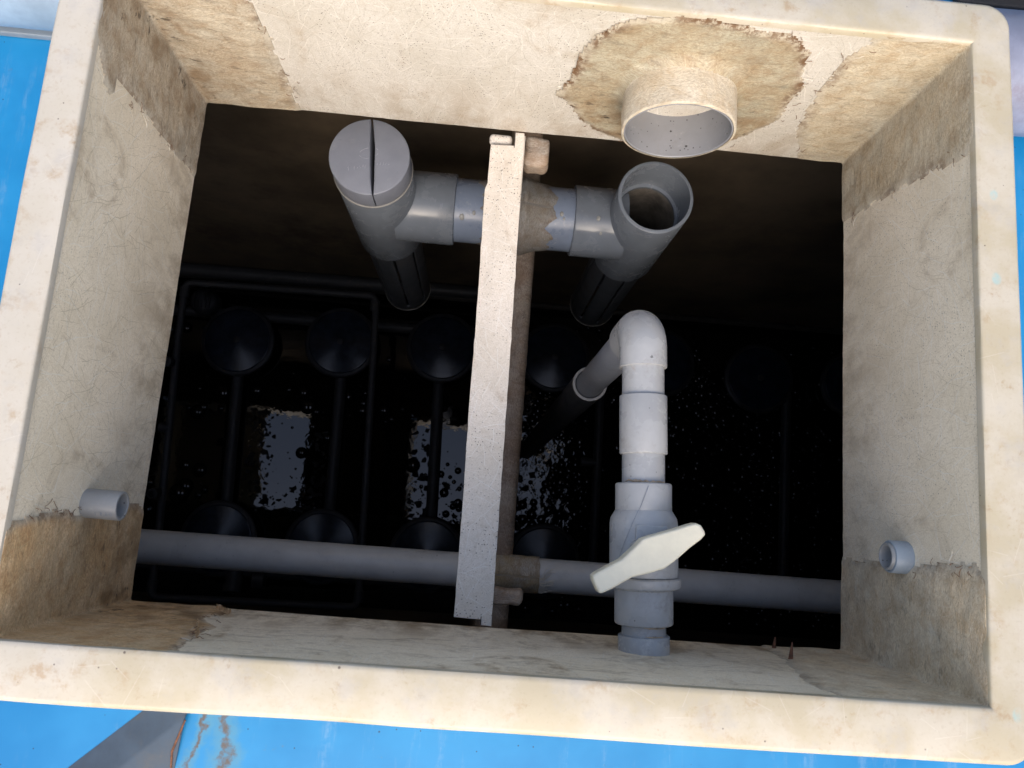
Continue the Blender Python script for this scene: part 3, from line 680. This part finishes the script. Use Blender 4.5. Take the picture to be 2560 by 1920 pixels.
def slotted(ax, name, label):
    r, n, rows = .0566, 144, 24; V = []; F = []; U = []; z0, z1 = -.74, -1.165
    for i in range(rows + 1):
        z = z0 + (z1 - z0) * i / rows
        for j in range(n):
            a = 2 * math.pi * j / n; V.append((ax + r * math.cos(a), TY + r * math.sin(a), z)); U.append((a * r, z))
    for i in range(rows):
        for j in range(n):
            q = (j + 1) % n
            if j % 18 in (3, 4) and 2 <= i <= 21: continue
            F.append((i * n + j, i * n + q, (i + 1) * n + q, (i + 1) * n + j))
    g = G(); g.add(V, F, U); o = g.obj('drop_pipe', PVC_DROP, ov, 40); o['label'] = label
    md = o.modifiers.new('wall', 'SOLIDIFY'); md.thickness = .004; md.offset = -1
    e = G().lathe([(0, .0568), (.004, .0578), (.0046, .0572), (.0046, .0525), (0, .052)], (ax, TY, -1.163), (0, 0, -1), 72).obj('cut_end', SLIT, None, 40)
    under(e, ov); e.parent = o; e.matrix_parent_inverse = Matrix.Translation(ov.location).inverted() @ Matrix.Identity(4)
    e.matrix_parent_inverse = (Matrix.Translation(ov.location) @ o.matrix_parent_inverse).inverted() if False else Matrix.Identity(4)
    return o
G().lathe([(.086, .0570), (.0865, .0545), (.24, .0540)], (TR_, TY, -.485), (0, 0, -1), 64).obj('inner_scum', mat_plain('pipe_scum', (.19, .17, .145), .35, .4, 45, 0, .6, (.02, .016, .013)), ov, 40)
slotted(TL, 'drop_pipe', 'slotted pipe hanging below the capped tee'); slotted(TR_, 'drop_pipe', 'slotted pipe hanging below the open tee')
# cap, split by a wedge-shaped saw cut
CZ, CR = -.4345, .0642
lft = [(-.068, 1), (-.02, .41), (.043, -.18), (.093, -.59), (.165, -.985)]; rgt = [(-.020, 1), (.112, .25), (.146, -.25), (.176, -.59), (.196, -.98)]
g = G()
def half(sl, side):
    pts = [(TL + u * CR, TY + v_ * CR) for (u, v_) in sl]; a0 = math.atan2(sl[-1][1], sl[-1][0]); a1 = math.atan2(sl[0][1], sl[0][0])
    if side < 0: a0 -= 0; a0, a1 = a0 + 0, a1; seq = [a0 - (a0 + 2 * math.pi - a1) * i / 40 if False else a0 + ((a1 - 2 * math.pi) - a0) * i / 40 for i in range(1, 40)]
    else: seq = [a0 + (a1 - a0) * i / 40 for i in range(1, 40)]
    return pts + [(TL + CR * math.cos(a), TY + CR * math.sin(a)) for a in seq]
g.prism(half(lft, -1), CZ - .046, CZ, .0022, 3); g.prism(half(rgt, 1), CZ - .046, CZ, .0022, 3)
cap = g.obj('cap', PVC_CAP, ov, 40); cap['label'] = 'round grey cap split by a wedge-shaped cut'
def subpart(o, part):
    o.parent = part; o.matrix_parent_inverse = Matrix.Translation(Vector(part.parent.location)).inverted() @ Matrix.Identity(4)
    o.matrix_parent_inverse = (Matrix.Translation(Vector(part.parent.location)) @ part.matrix_parent_inverse).inverted()
    return o
subpart(G().lathe([(0, CR + .0004), (.002, CR + .0016), (.0035, CR + .0016), (.0045, CR + .0002)], (TL, TY, CZ - .0462), (0, 0, -1), 72).obj('lip', SLIT, None, 40), cap)
g = G()
def cpt(u, v_): return (TL + u * CR, TY + v_ * CR, CZ + .0001)
def ok(u, v_):
    for s_ in range(4):
        if rgt[s_ + 1][1] <= v_ <= rgt[s_][1]:
            t = (v_ - rgt[s_][1]) / (rgt[s_ + 1][1] - rgt[s_][1]); xr = rgt[s_][0] + t * (rgt[s_ + 1][0] - rgt[s_][0])
    for s_ in range(4):
        if lft[s_ + 1][1] <= v_ <= lft[s_][1]:
            t = (v_ - lft[s_][1]) / (lft[s_ + 1][1] - lft[s_][1]); xl = lft[s_][0] + t * (lft[s_ + 1][0] - lft[s_][0])
    return u < xl - .02 or u > xr + .02
run = []
for i in range(61):
    a = 2 * math.pi * i / 60; u = -.02 + .235 * math.cos(a); v_ = .095 + .135 * math.sin(a) + .05 * math.cos(a)
    gap = (1.93 * math.pi < a or a < .12 * math.pi or .93 * math.pi < a < 1.08 * math.pi)
    if ok(u, v_) and not gap: run.append(cpt(u, v_))
    else:
        if len(run) > 2: g.tube(run, .0005, 6)
        run = []
if len(run) > 2: g.tube(run, .0005, 6)
subpart(g.obj('emblem', WHITE_INK, None, 60), cap)
g = G(); rr = random.Random(3)                                    # worn raised characters, too rubbed to read
for i in range(15):
    u = -.48 + i * .069; v_ = -.36 + .235 * (u + .48)
    if not ok(u, v_) or not ok(u + .05, v_) or rr.random() < .15: continue
    for _ in range(2):
        a = rr.choice((0, 1.57, .5)); l_ = .028
        p = (u + rr.uniform(-.01, .02), v_ + rr.uniform(-.03, .03)); g.tube([cpt(p[0] - l_ * math.cos(a) * .5, p[1] - l_ * math.sin(a)), cpt(p[0] + l_ * math.cos(a) * .5, p[1] + l_ * math.sin(a))], .00045, 5)
subpart(g.obj('relief_lettering', WHITE_INK, None, 60), cap)

# ------------------------------------------------------------------ horizontal pipe
HZ, HY = -.66, -.297
hp = thing('cross_pipe', 'long grey-blue horizontal pipe crossing the tank under the near wall', 'pipe', (0, HY, HZ))
G().tube([(-2.55 + 5.1 * i / 40, HY, HZ) for i in range(41)], .0292, 48).obj('pipe', PVC_PIPE, hp, 35)
V = []; U = []; E = []; F = []; n1, n2 = 30, 48
for i in range(n1 + 1):
    for j in range(n2):
        a = 2 * math.pi * j / n2; x = -.04 + .128 * i / n1 + (.002 * noise.noise(Vector((math.cos(a) * 3, math.sin(a) * 3, 1))) if i == n1 else 0)
        r = .0318 + .0010 * noise.noise(Vector((x * 70, math.cos(a) * 3, math.sin(a) * 3))); V.append((x, HY + r * math.sin(a), HZ + r * math.cos(a))); U.append((a * .03, x)); E.append(.088 - x + .004)
for i in range(n1):
    for j in range(n2): q = (j + 1) % n2; F.append((i * n2 + j, i * n2 + q, (i + 1) * n2 + q, (i + 1) * n2 + j))
n = len(V)
for j in range(n2): a = 2 * math.pi * j / n2; V.append((V[n1 * n2 + j][0], HY + .029 * math.sin(a), HZ + .029 * math.cos(a))); U.append((a * .03, .09)); E.append(0)
for j in range(n2): q = (j + 1) % n2; F.append((n1 * n2 + j, n1 * n2 + q, n + q, n + j))
g = G(); g.add(V, F, U); g.obj('laminate_sleeve', mat_laminate('grp_sleeve_ochre', (.42, .39, .34), (.40, .31, .18), (.22, .14, .06), .4, None), hp, 60, {'edge': E, 'grime': [max(0, min(.7, (.035 - v[0]) * 18)) for v in V]})
g = G(); rr = random.Random(5)
for i in range(16):
    a = R_(rr.uniform(-5, 62)); x0 = .085; pts = []; da = rr.uniform(-.5, .5)
    for t in range(6):
        aa = a + da * t / 5 + .15 * math.sin(t); r = .0300 + .0006 * (t % 2) + .003 * math.sin(t * .6) * rr.random(); pts.append((x0 + rr.uniform(.003, .006) * t, HY - r * math.sin(aa), HZ + r * math.cos(aa)))
    g.tube(pts, .00045, 4)
o = g.obj('loose_strands', STRAND, hp, 60); o['kind'] = 'stuff'

# ------------------------------------------------------------------ valve line
VZ = -.19
def vax(y): return .1711 - .0488 * (y + .3354)
vd = Vector((-.0488, 1, 0)).normalized(); A0 = Vector((vax(-.3354), -.3354, VZ))
val = thing('valve_pipe', 'pale grey pipe run with ball valve reaching out from the near wall', 'pipe', tuple(A0))
def ring(name, y0, y1, r, mat=PVC, bev=.0016, inner=None, label=None):
    t0, t1 = y0 + .3354, y1 + .3354; ri = inner or r * .6
    o = G().lathe([(t0, ri), (t0, r - bev), (t0 + bev * .4, r - bev * .3), (t0 + bev, r), (t1 - bev, r), (t1 - bev * .4, r - bev * .3), (t1, r - bev), (t1, ri)], A0, vd, 64).obj(name, mat, val, 35)
    if label: o['label'] = label
    return o
ring('wall_socket', -.350, -.3175, .0293, label='socket let into the near wall')
G().lathe([(-.01, .0252), (.36, .0252)], A0, vd, 64).obj('pipe', PVC, val, 35)
PV2 = mat_pvc('pvc_valve_grey', (.385, .393, .395), .7, .30, .7, .18, .45)
ring('lower_union', -.306, -.262, .0335, PV2, .0022)
bo = [(.068, .0335), (.0695, .0375), (.071, .0412), (.073, .0424), (.0805, .0424), (.082, .041), (.0825, .0385)]
G().lathe([(t, r) for t, r in bo], A0, vd, 64).obj('union_nut', PV2, val, 35)
G().lathe([(.082, .030), (.083, .0385), (.087, .0395), (.143, .0395), (.149, .0385), (.158, .0332), (.159, .030)], A0, vd, 64).obj('body', PV2, val, 35)
ring('upper_union', -.179, -.1455, .0330, PV2, .0022)
ring('coupling', -.1115, -.041, .0284, PVC, .0014)
# square pad under the handle and stem
G().box((vax(-.215) - .018, -.243, VZ + .030), (vax(-.215) + .018, -.194, VZ + .0399), .0015).obj('pad', PV2, val, 35)
G().lathe([(0, .0165), (.026, .0165), (.028, .015), (.0285, 0)], (.1565, -.2245, VZ + .036), (0, 0, 1), 40).obj('stem', PV2, val, 35)
hd = [(.0959, -.2515), (.0972, -.2570), (.1030, -.2672), (.1055, -.2688), (.1085, -.2680), (.1164, -.2638), (.1387, -.2497), (.1571, -.2442), (.1725, -.2385), (.1774, -.2349), (.1877, -.2262), (.1999, -.2144), (.2122, -.2043), (.2161, -.1991), (.2151, -.1955), (.211, -.1896), (.2053, -.1876), (.199, -.1896), (.1803, -.1968), (.1554, -.2054), (.1479, -.2085), (.1408, -.2168), (.1313, -.2267), (.1253, -.2325), (.1102, -.2415), (.0980, -.2492)]
G().prism(hd, VZ + .0645 - .012, VZ + .0725, .003, 4).obj('handle', IVORY, val, 40)['label'] = 'ivory plastic valve handle'
# elbow turning down
EY = .0425; EX = vax(EY)
def elbow_path(rb, y0, z1, n=14):
    P_ = [Vector((vax(y0), y0, VZ))]
    c = Vector((vax(EY - rb), EY - rb, VZ - rb))
    for i in range(n + 1):
        a = math.pi / 2 * i / n; P_.append(c + Vector((0, 0, rb)) * math.cos(a) + vd * rb * math.sin(a))
    P_.append(Vector((EX, EY, z1))); return P_
g = G(); g.tube(elbow_path(.0286, -.0065, VZ - .072), .0286, 56); g.obj('elbow', PVC, val, 40)
g = G(); g.lathe([(0, .0225), (0, .0283), (.0016, .0287), (.003, .0283)], (vax(-.0068), -.0068, VZ), vd, 56); g.obj('elbow_lip', PVC, val, 40)
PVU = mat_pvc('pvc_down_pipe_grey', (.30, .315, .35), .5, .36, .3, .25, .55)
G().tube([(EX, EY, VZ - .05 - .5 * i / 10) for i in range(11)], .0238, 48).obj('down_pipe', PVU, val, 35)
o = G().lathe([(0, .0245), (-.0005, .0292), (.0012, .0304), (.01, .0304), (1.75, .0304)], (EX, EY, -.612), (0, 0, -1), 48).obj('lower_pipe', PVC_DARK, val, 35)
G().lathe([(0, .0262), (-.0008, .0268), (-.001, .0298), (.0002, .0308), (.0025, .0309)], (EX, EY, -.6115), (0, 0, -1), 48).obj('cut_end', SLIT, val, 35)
# crust of sealant where pipe enters the valve and the wall socket
CRUST = mat_plain('sealant_crust', (.42, .32, .22), .8, .3, 120, 0, .6, (.22, .10, .06))
for (yy, r0, lo_a, hi_a, sz) in ((-.1445, .0254, -70, 75, .0035), (-.3168, .0254, -10, 55, .002), (-.3070, .0254, -20, 60, .0015)):
    g = G(); pts = []; n = 30
    for i in range(n + 1):
        a = R_(lo_a + (hi_a - lo_a) * i / n); pts.append(A0 + vd * (yy + .3354 + sz * .6 * noise.noise(Vector((i * .5, yy * 40, 2)))) + Vector((math.sin(a) * r0, 0, math.cos(a) * r0)))
    g.tube(pts, [sz * (.35 + .65 * abs(noise.noise(Vector((i * .43, yy * 9, 7))))) * min(1, 4 * min(i, n - i) / n + .15) for i in range(n + 1)], 7); g.obj('sealant', CRUST, val, 60)
g = G(); pts = []
for i in range(21):
    t = i / 20; y = -.150 - .085 * t; a = -.05 - .95 * t; r = .0338 if y > -.178 else .0402
    pts.append((vax(y) + r * math.sin(a), y, VZ + r * math.cos(a)))
g.tube(pts, [.00032 * (1 - .5 * i / 20) for i in range(21)], 5); o = g.obj('stray_hair', INK, None, 60); tag(o, 'thin dark hair stuck across the top of the grey valve', 'hair')

# ------------------------------------------------------------------ the tank
tank = thing('storage_tank', 'blue painted tank that the cream hatch stands on', 'tank', (0, 0, -2.35))
def deck_mesh(z, holes, x0, x1, y0, y1, th):
    xs = sorted({x0, x1, *[h_[0] for h_ in holes], *[h_[1] for h_ in holes]}); ys = sorted({y0, y1, *[h_[2] for h_ in holes], *[h_[3] for h_ in holes]})
    V = []; F = []; nx, ny = len(xs), len(ys)
    for zz in (z, z - th):
        for y in ys: V += [(x, y, zz) for x in xs]
    solid = lambda i, j: 0 <= i < nx - 1 and 0 <= j < ny - 1 and not any(h_[0] <= (xs[i] + xs[i + 1]) / 2 <= h_[1] and h_[2] <= (ys[j] + ys[j + 1]) / 2 <= h_[3] for h_ in holes)
    o_ = nx * ny
    for i in range(nx - 1):
        for j in range(ny - 1):
            if not solid(i, j): continue
            a = j * nx + i; q = (a, a + 1, a + nx + 1, a + nx); F.append(q); F.append([k_ + o_ for k_ in q][::-1])
            for (di, dj, e) in ((0, -1, (a, a + 1)), (1, 0, (a + 1, a + nx + 1)), (0, 1, (a + nx + 1, a + nx)), (-1, 0, (a + nx, a))):
                if not solid(i + di, j + dj): F.append((e[0], e[0] + o_, e[1] + o_, e[1]))
    return V, F
e_ = .0185; C2 = -1.552
holes = [(-X2 - e_, X2 + e_, -Y2 - e_, Y2 + e_), (C2 - X2 - e_, C2 + X2 + e_, -Y2 - e_, Y2 + e_)]
V, F = deck_mesh(DECK, holes, -2.75, 2.75, -.95, 1.15, .008); g = G(); g.add(V, F); g.obj('deck', BLUE, tank, 30)
V, F = deck_mesh(DECK - .009, holes, -2.72, 2.72, -.68, .72, .03); g = G(); g.add(V, F); g.obj('deck_lining', TANKW, tank, 30)
for (lo_, hi_) in (((-2.72, .62, -2.35), (2.72, .66, DECK - .04)), ((-2.72, -.62, -2.35), (2.72, -.58, DECK - .04)), ((-2.72, -.579, -2.35), (-2.68, .619, DECK - .04)), ((2.68, -.579, -2.35), (2.72, .619, DECK - .04))):
    G().box(lo_, hi_).obj('side_wall', TANKW, tank, 30)
G().box((-2.679, -.579, -2.35), (2.679, .619, -2.32)).obj('floor', TANKW, tank, 30)
g = G(); g.tube([(-2.6 + i * .1, .605, -2.14 + .004 * noise.noise(Vector((i, 0, 0)))) for i in range(53)], .012, 6); g.obj('tide_line', mat_plain('tide_scum', (.05, .045, .04), .6, .4, 40), tank, 60)
wl_ = mesh('water', [(-2.679, -.579, WATER), (-.019, -.579, WATER), (-.019, .619, WATER), (-2.679, .619, WATER)], [(0, 1, 2, 3)], mat_water('black_water_still', .05)); tag(wl_, 'still black water on the left of the partition', 'water', kind='structure')
wr_ = mesh('water', [(.042, -.579, WATER), (2.679, -.579, WATER), (2.679, .619, WATER), (.042, .619, WATER)], [(0, 1, 2, 3)], mat_water('black_water_stirred', .42)); tag(wr_, 'stirred black water on the right of the partition', 'water', kind='structure')
# bubbles on the water
FILM = NT('bubble_film'); FILM.set(Base_Color=(.004, .0045, .005), Roughness=.05, IOR=1.6); FILM = FILM.m
def bubbles(label, n, region, rmin, rmax, seed, clumps):
    rr = random.Random(seed); V = []; F = []; cl = [(rr.uniform(region[0], region[1]), rr.uniform(region[2], region[3]), rr.uniform(.04, .16)) for _ in range(clumps)]
    for _ in range(n):
        if rr.random() < .65 and cl: c = rr.choice(cl); x = rr.gauss(c[0], c[2]); y = rr.gauss(c[1], c[2] * .7)
        else: x = rr.uniform(region[0], region[1]); y = rr.uniform(region[2], region[3])
        if not (region[0] < x < region[1] and region[2] < y < region[3]): continue
        r = rmin + (rmax - rmin) * rr.random() ** 3.2; hh = r * rr.uniform(.35, .75); b = len(V); m = 12; lv = 4
        for i in range(lv):
            a = math.pi / 2 * i / lv
            for j in range(m): t = 2 * math.pi * j / m; V.append((x + r * math.cos(a) * math.cos(t), y + r * math.cos(a) * math.sin(t), WATER - .001 + hh * math.sin(a)))
        V.append((x, y, WATER + hh - .001))
        for i in range(lv - 1):
            for j in range(m): q = (j + 1) % m; F.append((b + i * m + j, b + i * m + q, b + (i + 1) * m + q, b + (i + 1) * m + j))
        for j in range(m): F.append((b + (lv - 1) * m + j, b + (lv - 1) * m + (j + 1) % m, len(V) - 1))
    o = mesh('bubbles', V, F, FILM, None, 60); tag(o, label, 'bubbles', kind='stuff')
bubbles('scattered dark bubbles floating on the still left water', 130, (-1.35, -.03, -.42, .50), .004, .040, 11, 9)
bubbles('small bubbles crowding the sky reflection beside the beam', 70, (-.27, -.06, -.26, .02), .003, .020, 14, 5)
bubbles('fine froth fringing the bright sky reflection between the left pipes', 60, (-.88, -.60, -.30, -.06), .002, .012, 15, 5)
bubbles('dense small bubbles floating on the stirred right water', 3000, (.05, 1.9, -.55, .55), .003, .022, 12, 26)

def flakes(label, n, seed, spots):  # dark flakes added to roughen the outline of the sky reflections
    rr = random.Random(seed); V = []; F = []
    for _ in range(n):
        (x0, x1, y0, y1) = rr.choice(spots); x = rr.uniform(x0, x1); y = rr.uniform(y0, y1); r = .003 + .018 * rr.random() ** 2.5; m = rr.randint(6, 10); b = len(V); st_ = rr.uniform(.45, 1); ro = rr.uniform(0, 3.14)
        for zz, sc in ((WATER - .001, 1.0), (WATER + .0025, .8)):
            for j in range(m):
                a = 2 * math.pi * j / m; q = r * sc * (.55 + .6 * abs(noise.noise(Vector((x * 40 + math.cos(a) * 1.7, y * 40 + math.sin(a) * 1.7, seed))))) * (1.4 if j % 2 else 1)
                u, v_ = q * math.cos(a), q * st_ * math.sin(a); V.append((x + u * math.cos(ro) - v_ * math.sin(ro), y + u * math.sin(ro) + v_ * math.cos(ro), zz))
        for j in range(m): q = (j + 1) % m; F.append((b + j, b + q, b + m + q, b + m + j))
        F.append([b + m + j for j in range(m)])
    o = mesh('added_flakes', V, F, mat_plain('black_flake', (.006, .006, .006), .7, .3, 40), None, 50); tag(o, label, 'added flakes', kind='stuff')
flakes('black flakes added to break up the edge of the left sky reflection', 230, 31, [(-.90, -.80, -.24, .02), (-.88, -.62, -.26, -.15), (-.66, -.60, -.26, .05), (-.90, -.82, .02, .12)])
flakes('black flakes added to break up the sky reflection beside the beam', 200, 32, [(-.28, -.20, -.25, .10), (-.24, -.06, -.26, -.10), (.05, .20, -.25, .15)])

# ------------------------------------------------------------------ disc diffusers
DZ = -2.135
def disc(p, label):
    o = thing('disc_diffuser', label, 'diffuser', p, 'black disc diffusers on the tank floor'); x, y, z = p
    m_ = G().lathe([(-.05, .03), (-.045, .119), (.0, .121), (.0035, .1203), (.0050, .1185), (.0055, .1165), (.0058, .1145), (.0110, .075), (.0160, .030), (.0170, .016), (.0172, .013), (.0173, 0)], p, (0, 0, 1), 64).obj('membrane', RUBBER, o, 40)
    G().lathe([(-.012, .119), (-.014, .134), (-.006, .1365), (.002, .1345), (.0055, .128), (.0058, .1215), (.001, .119)], p, (0, 0, 1), 64).obj('clamp_ring', RUBBER2, o, 40)
    G().lathe([(.012, .0125), (.0205, .0115), (.0220, .009), (.0222, 0)], p, (0, 0, 1), 20).obj('nub', RUBBER2, o, 40); return o
row1 = [(-.968, .365, 'leftmost black disc of the far row, by the round strainer'), (-.584, .392, 'second black disc of the far row from the left'), (-.200, .404, 'black disc of the far row close left of the beam'), (.231, .402, 'black disc of the far row close right of the partition'), (.640, .418, 'black disc of the far row behind the grey elbow'), (1.030, .388, 'black disc of the far row right of the grey elbow'), (1.412, .393, 'rightmost black disc of the far row, cut by the hatch wall')]
row2 = [(-.942, -.366, 'leftmost black disc of the near row under the cross pipe'), (-.570, -.368, 'middle black disc of the near row under the cross pipe'), (-.188, -.368, 'black disc of the near row beside the beam'), (.240, -.362, 'faint black disc of the near row right of the partition')]
for (x, y, lb) in row1 + row2: disc((x, y, DZ), lb)
grpP = 'dark feed pipes between the discs'
def feed(pts, r, label, name='feed_pipe', group=grpP, mat=PVC_DARK, joints=(), jr=1.3):
    o = thing(name, label, 'pipe', pts[0], group); G().tube(pts, r, 20).obj('pipe', mat, o, 40)
    for (a, b) in joints: G().tube([a, b], r * jr, 20).obj('fitting', mat, o, 40)
    return o
for (x0, x1, lb) in ((-.962, -.935, 'dark feed pipe joining the two leftmost discs'), (-.575, -.56, 'dark feed pipe joining the two middle discs left of the beam'), (-.205, -.183, 'dark feed pipe joining the two discs beside the beam')):
    feed([(x0, .30, -2.165), (x1, -.31, -2.165)], .021, lb)
feed([(.4185, .36, -2.16), (.427, -.45, -2.16)], .017, 'dark thin feed pipe right of the partition with a side branch', joints=(((.36, .015, -2.16), (.42, .015, -2.16)),), jr=1.0)
feed([(1.15, .34, -2.16), (1.146, -.45, -2.16)], .019, 'dark thin feed pipe at the far right of the water')
feed([(-1.6, .468, -2.17), (-.06, .478, -2.17)], .020, 'dark manifold pipe behind the far row of discs')
feed([(-1.6, -.475, -2.17), (-.06, -.47, -2.17)], .024, 'dark manifold pipe in front of the near row of discs', joints=(((-.87, -.475, -2.16), (-.87, -.55, -2.14)), ((-.80, -.50, -2.15), (-.76, -.50, -2.15))))
# air loop above
lp = thing('air_loop', 'thin dark rectangular pipe loop around the left discs', 'pipe', (-1.06, 0, -1.9))
def bend(pts, rb=.03, n=6):
    out = [Vector(pts[0])]
    for i in range(1, len(pts) - 1):
        p, q, r = Vector(pts[i - 1]), Vector(pts[i]), Vector(pts[i + 1]); a = (p - q).normalized(); b = (r - q).normalized()
        for k_ in range(n + 1): t = k_ / n; out.append((q + a * rb) * (1 - t) ** 2 + q * 2 * t * (1 - t) + (q + b * rb) * t * t)
    return out + [Vector(pts[-1])]
LPp = [(-1.094, .30, -1.9), (-1.096, .510, -1.9), (-.436, .520, -1.9), (-.4276, .40, -1.9), (-.389, -.42, -1.9), (-.386, -.540, -1.9), (-1.0564, -.553, -1.9), (-1.062, -.33, -1.9), (-1.094, .31, -1.9)]
G().tube(bend(LPp), .0125, 16).obj('pipe', PVC_DARK, lp, 50)
for p_ in LPp[1:7]:
    if abs(p_[1]) > .45: G().lathe([(-.02, .011), (-.018, .0160), (.018, .0160), (.02, .011)], (p_[0], p_[1] - .035 * (1 if p_[1] > 0 else -1), -1.9), (0, 1, 0), 18).obj('elbow_socket', PVC_DARK, lp, 40)
for (x, y) in ((-1.088, .225), (-1.068, -.215)):
    G().lathe([(0, .010), (.012, .017), (.05, .017), (.051, .012), (.02, .011), (.019, 0)], (x - .012, y, -1.895), (0, -.15, 1), 20).obj('nozzle', PVC_DARK, lp, 40)
G().tube([(-1.11, .0, -1.9), (-1.075, .0, -1.9)], .016, 16).obj('branch', PVC_DARK, lp, 40)
feed([(-1.6, .588, -2.02), (-.02, .588, -1.985)], .024, 'thicker dark pipe along the far tank wall', group=None)
# strainer
sn = thing('strainer', 'small round black ribbed strainer beside the far left disc', 'strainer', (-1.10, .50, -2.14))
G().lathe([(-.05, .05), (0, .052), (.012, .050), (.022, .040), (.028, .02), (.029, 0)], (-1.105, .50, -2.12), (0, 0, 1), 32).obj('dome', RUBBER2, sn, 40)
for i in range(5): G().tube([(-1.105 - .028 + .014 * i, .50 - .03, -2.093), (-1.105 - .028 + .014 * i, .50 + .03, -2.093)], .003, 6).obj('rib', RUBBER2, sn, 40)

# ------------------------------------------------------------------ second hatch along the same tank
h2 = thing('fibreglass_hatch', 'neighbouring cream hatch further left on the blue deck, half covered by an added lid', 'hatch', (C2, 0, DECK))
make_rim(G(), C2).obj('rim', GEL, h2, 50)
wall('wall', (C2 - X2, Y2, 0), (C2 + X2, Y2, 0), (0, 1, 0), FRP_BACK, 'back wall', h2); wall('wall', (C2 - X2, -Y2, 0), (C2 - X2, Y2, 0), (-1, 0, 0), FRP_LEFT, 'left wall', h2)
wall('wall', (C2 + X2, -Y2, 0), (C2 + X2, Y2, 0), (1, 0, 0), FRP_RIGHT, 'right wall', h2); wall('wall', (C2 - X2, -Y2, 0), (C2 + X2, -Y2, 0), (0, -1, 0), FRP_NEAR, 'near wall', h2)
lid = G().box((C2 - X2 - .05, -Y2 - .05, .003), (C2 + .10, Y2 + .05, .028), .004).obj('added_lid', GEL, None, 30); tag(lid, 'unseen cream lid added to block half the sky over the neighbouring hatch', 'lid')  # unseen lid, added to cut off part of the sky mirrored in the water

# ------------------------------------------------------------------ things on the deck
br = thing('steel_angle', 'slanting grey steel angle bar below the near cream rim', 'steel bar', (-.36, -.46, DECK))
d_ = Vector((-.0606, -.0545, 0)).normalized(); n_ = Vector((-d_.y, d_.x, 0))
P0 = Vector((-.3510, -.4550, -.241)) - d_ * .055; P1 = P0 + d_ * .62; V = []; F = []
for (p, e) in ((P0, 1), (P1, 0)):
    for (o_, dz) in ((-.036, -.0085), (-.031, -.0085), (0, -.004), (.040, -.0085), (.046, -.0085), (.0025, .0), (-.0025, .0)):
        V.append(p + n_ * o_ + d_ * (e * (.052 + o_ * 1.1 if o_ > -.003 else 0)) + Vector((0, 0, dz)))
for j in range(7): q = (j + 1) % 7; F.append((j, q, 7 + q, 7 + j))
F += [list(range(7))[::-1], list(range(7, 14))]
g = G(); g.add(V, F); g.obj('bar', STEEL, br, 20)
G().tube([P0 + d_ * .055 + n_ * .0 + Vector((.004, 0, .001)), P0 + d_ * .085 + n_ * .022 + Vector((.0, 0, -.0035)), P0 + d_ * .10 + n_ * .040 + Vector((0, 0, -.0065))], [.0010, .0014, .0010], 8).obj('rust_seam', RUST, br, 60)
ch = thing('steel_channel', 'blue-grey steel channel along the deck at the upper left', 'steel bar', (-1.0, .42, DECK))
G().box((-2.7, .380, DECK + .001), (-.52, .462, DECK + .012), .002).obj('flange', mat_plain('grey_channel_paint', (.15, .19, .235), .5, .12, 20), ch, 30)
G().tube([(-2.7, .415, DECK + .063), (-.53, .415, DECK + .063)], .05, 32).obj('web', STEEL2, ch, 40)
rp = thing('deck_pipe', 'fat blue-grey pipe lying on the deck at the upper right', 'pipe', (.9, .46, DECK))
G().tube([(.535 + .1 * i, .420 + .002 * i, DECK + .0755) for i in range(20)], .075, 40).obj('pipe', mat_plain('violet_grey_paint', (.20, .22, .30), .4, .2, 14, 0, .1, (.13, .10, .14)), rp, 40)
lv = thing('louvre', 'dark grey louvred vent behind the upper right rim corner', 'vent', (.78, .62, DECK))
for i in range(6): G().box((.60, .585 + .030 * i, DECK + .02), (1.1, .600 + .030 * i, DECK + .055), .003).obj('slat', STEEL, lv, 30)
G().box((.59, .57, DECK + .002), (1.11, .77, DECK + .016), .003).obj('base', GREYDK, lv, 30)
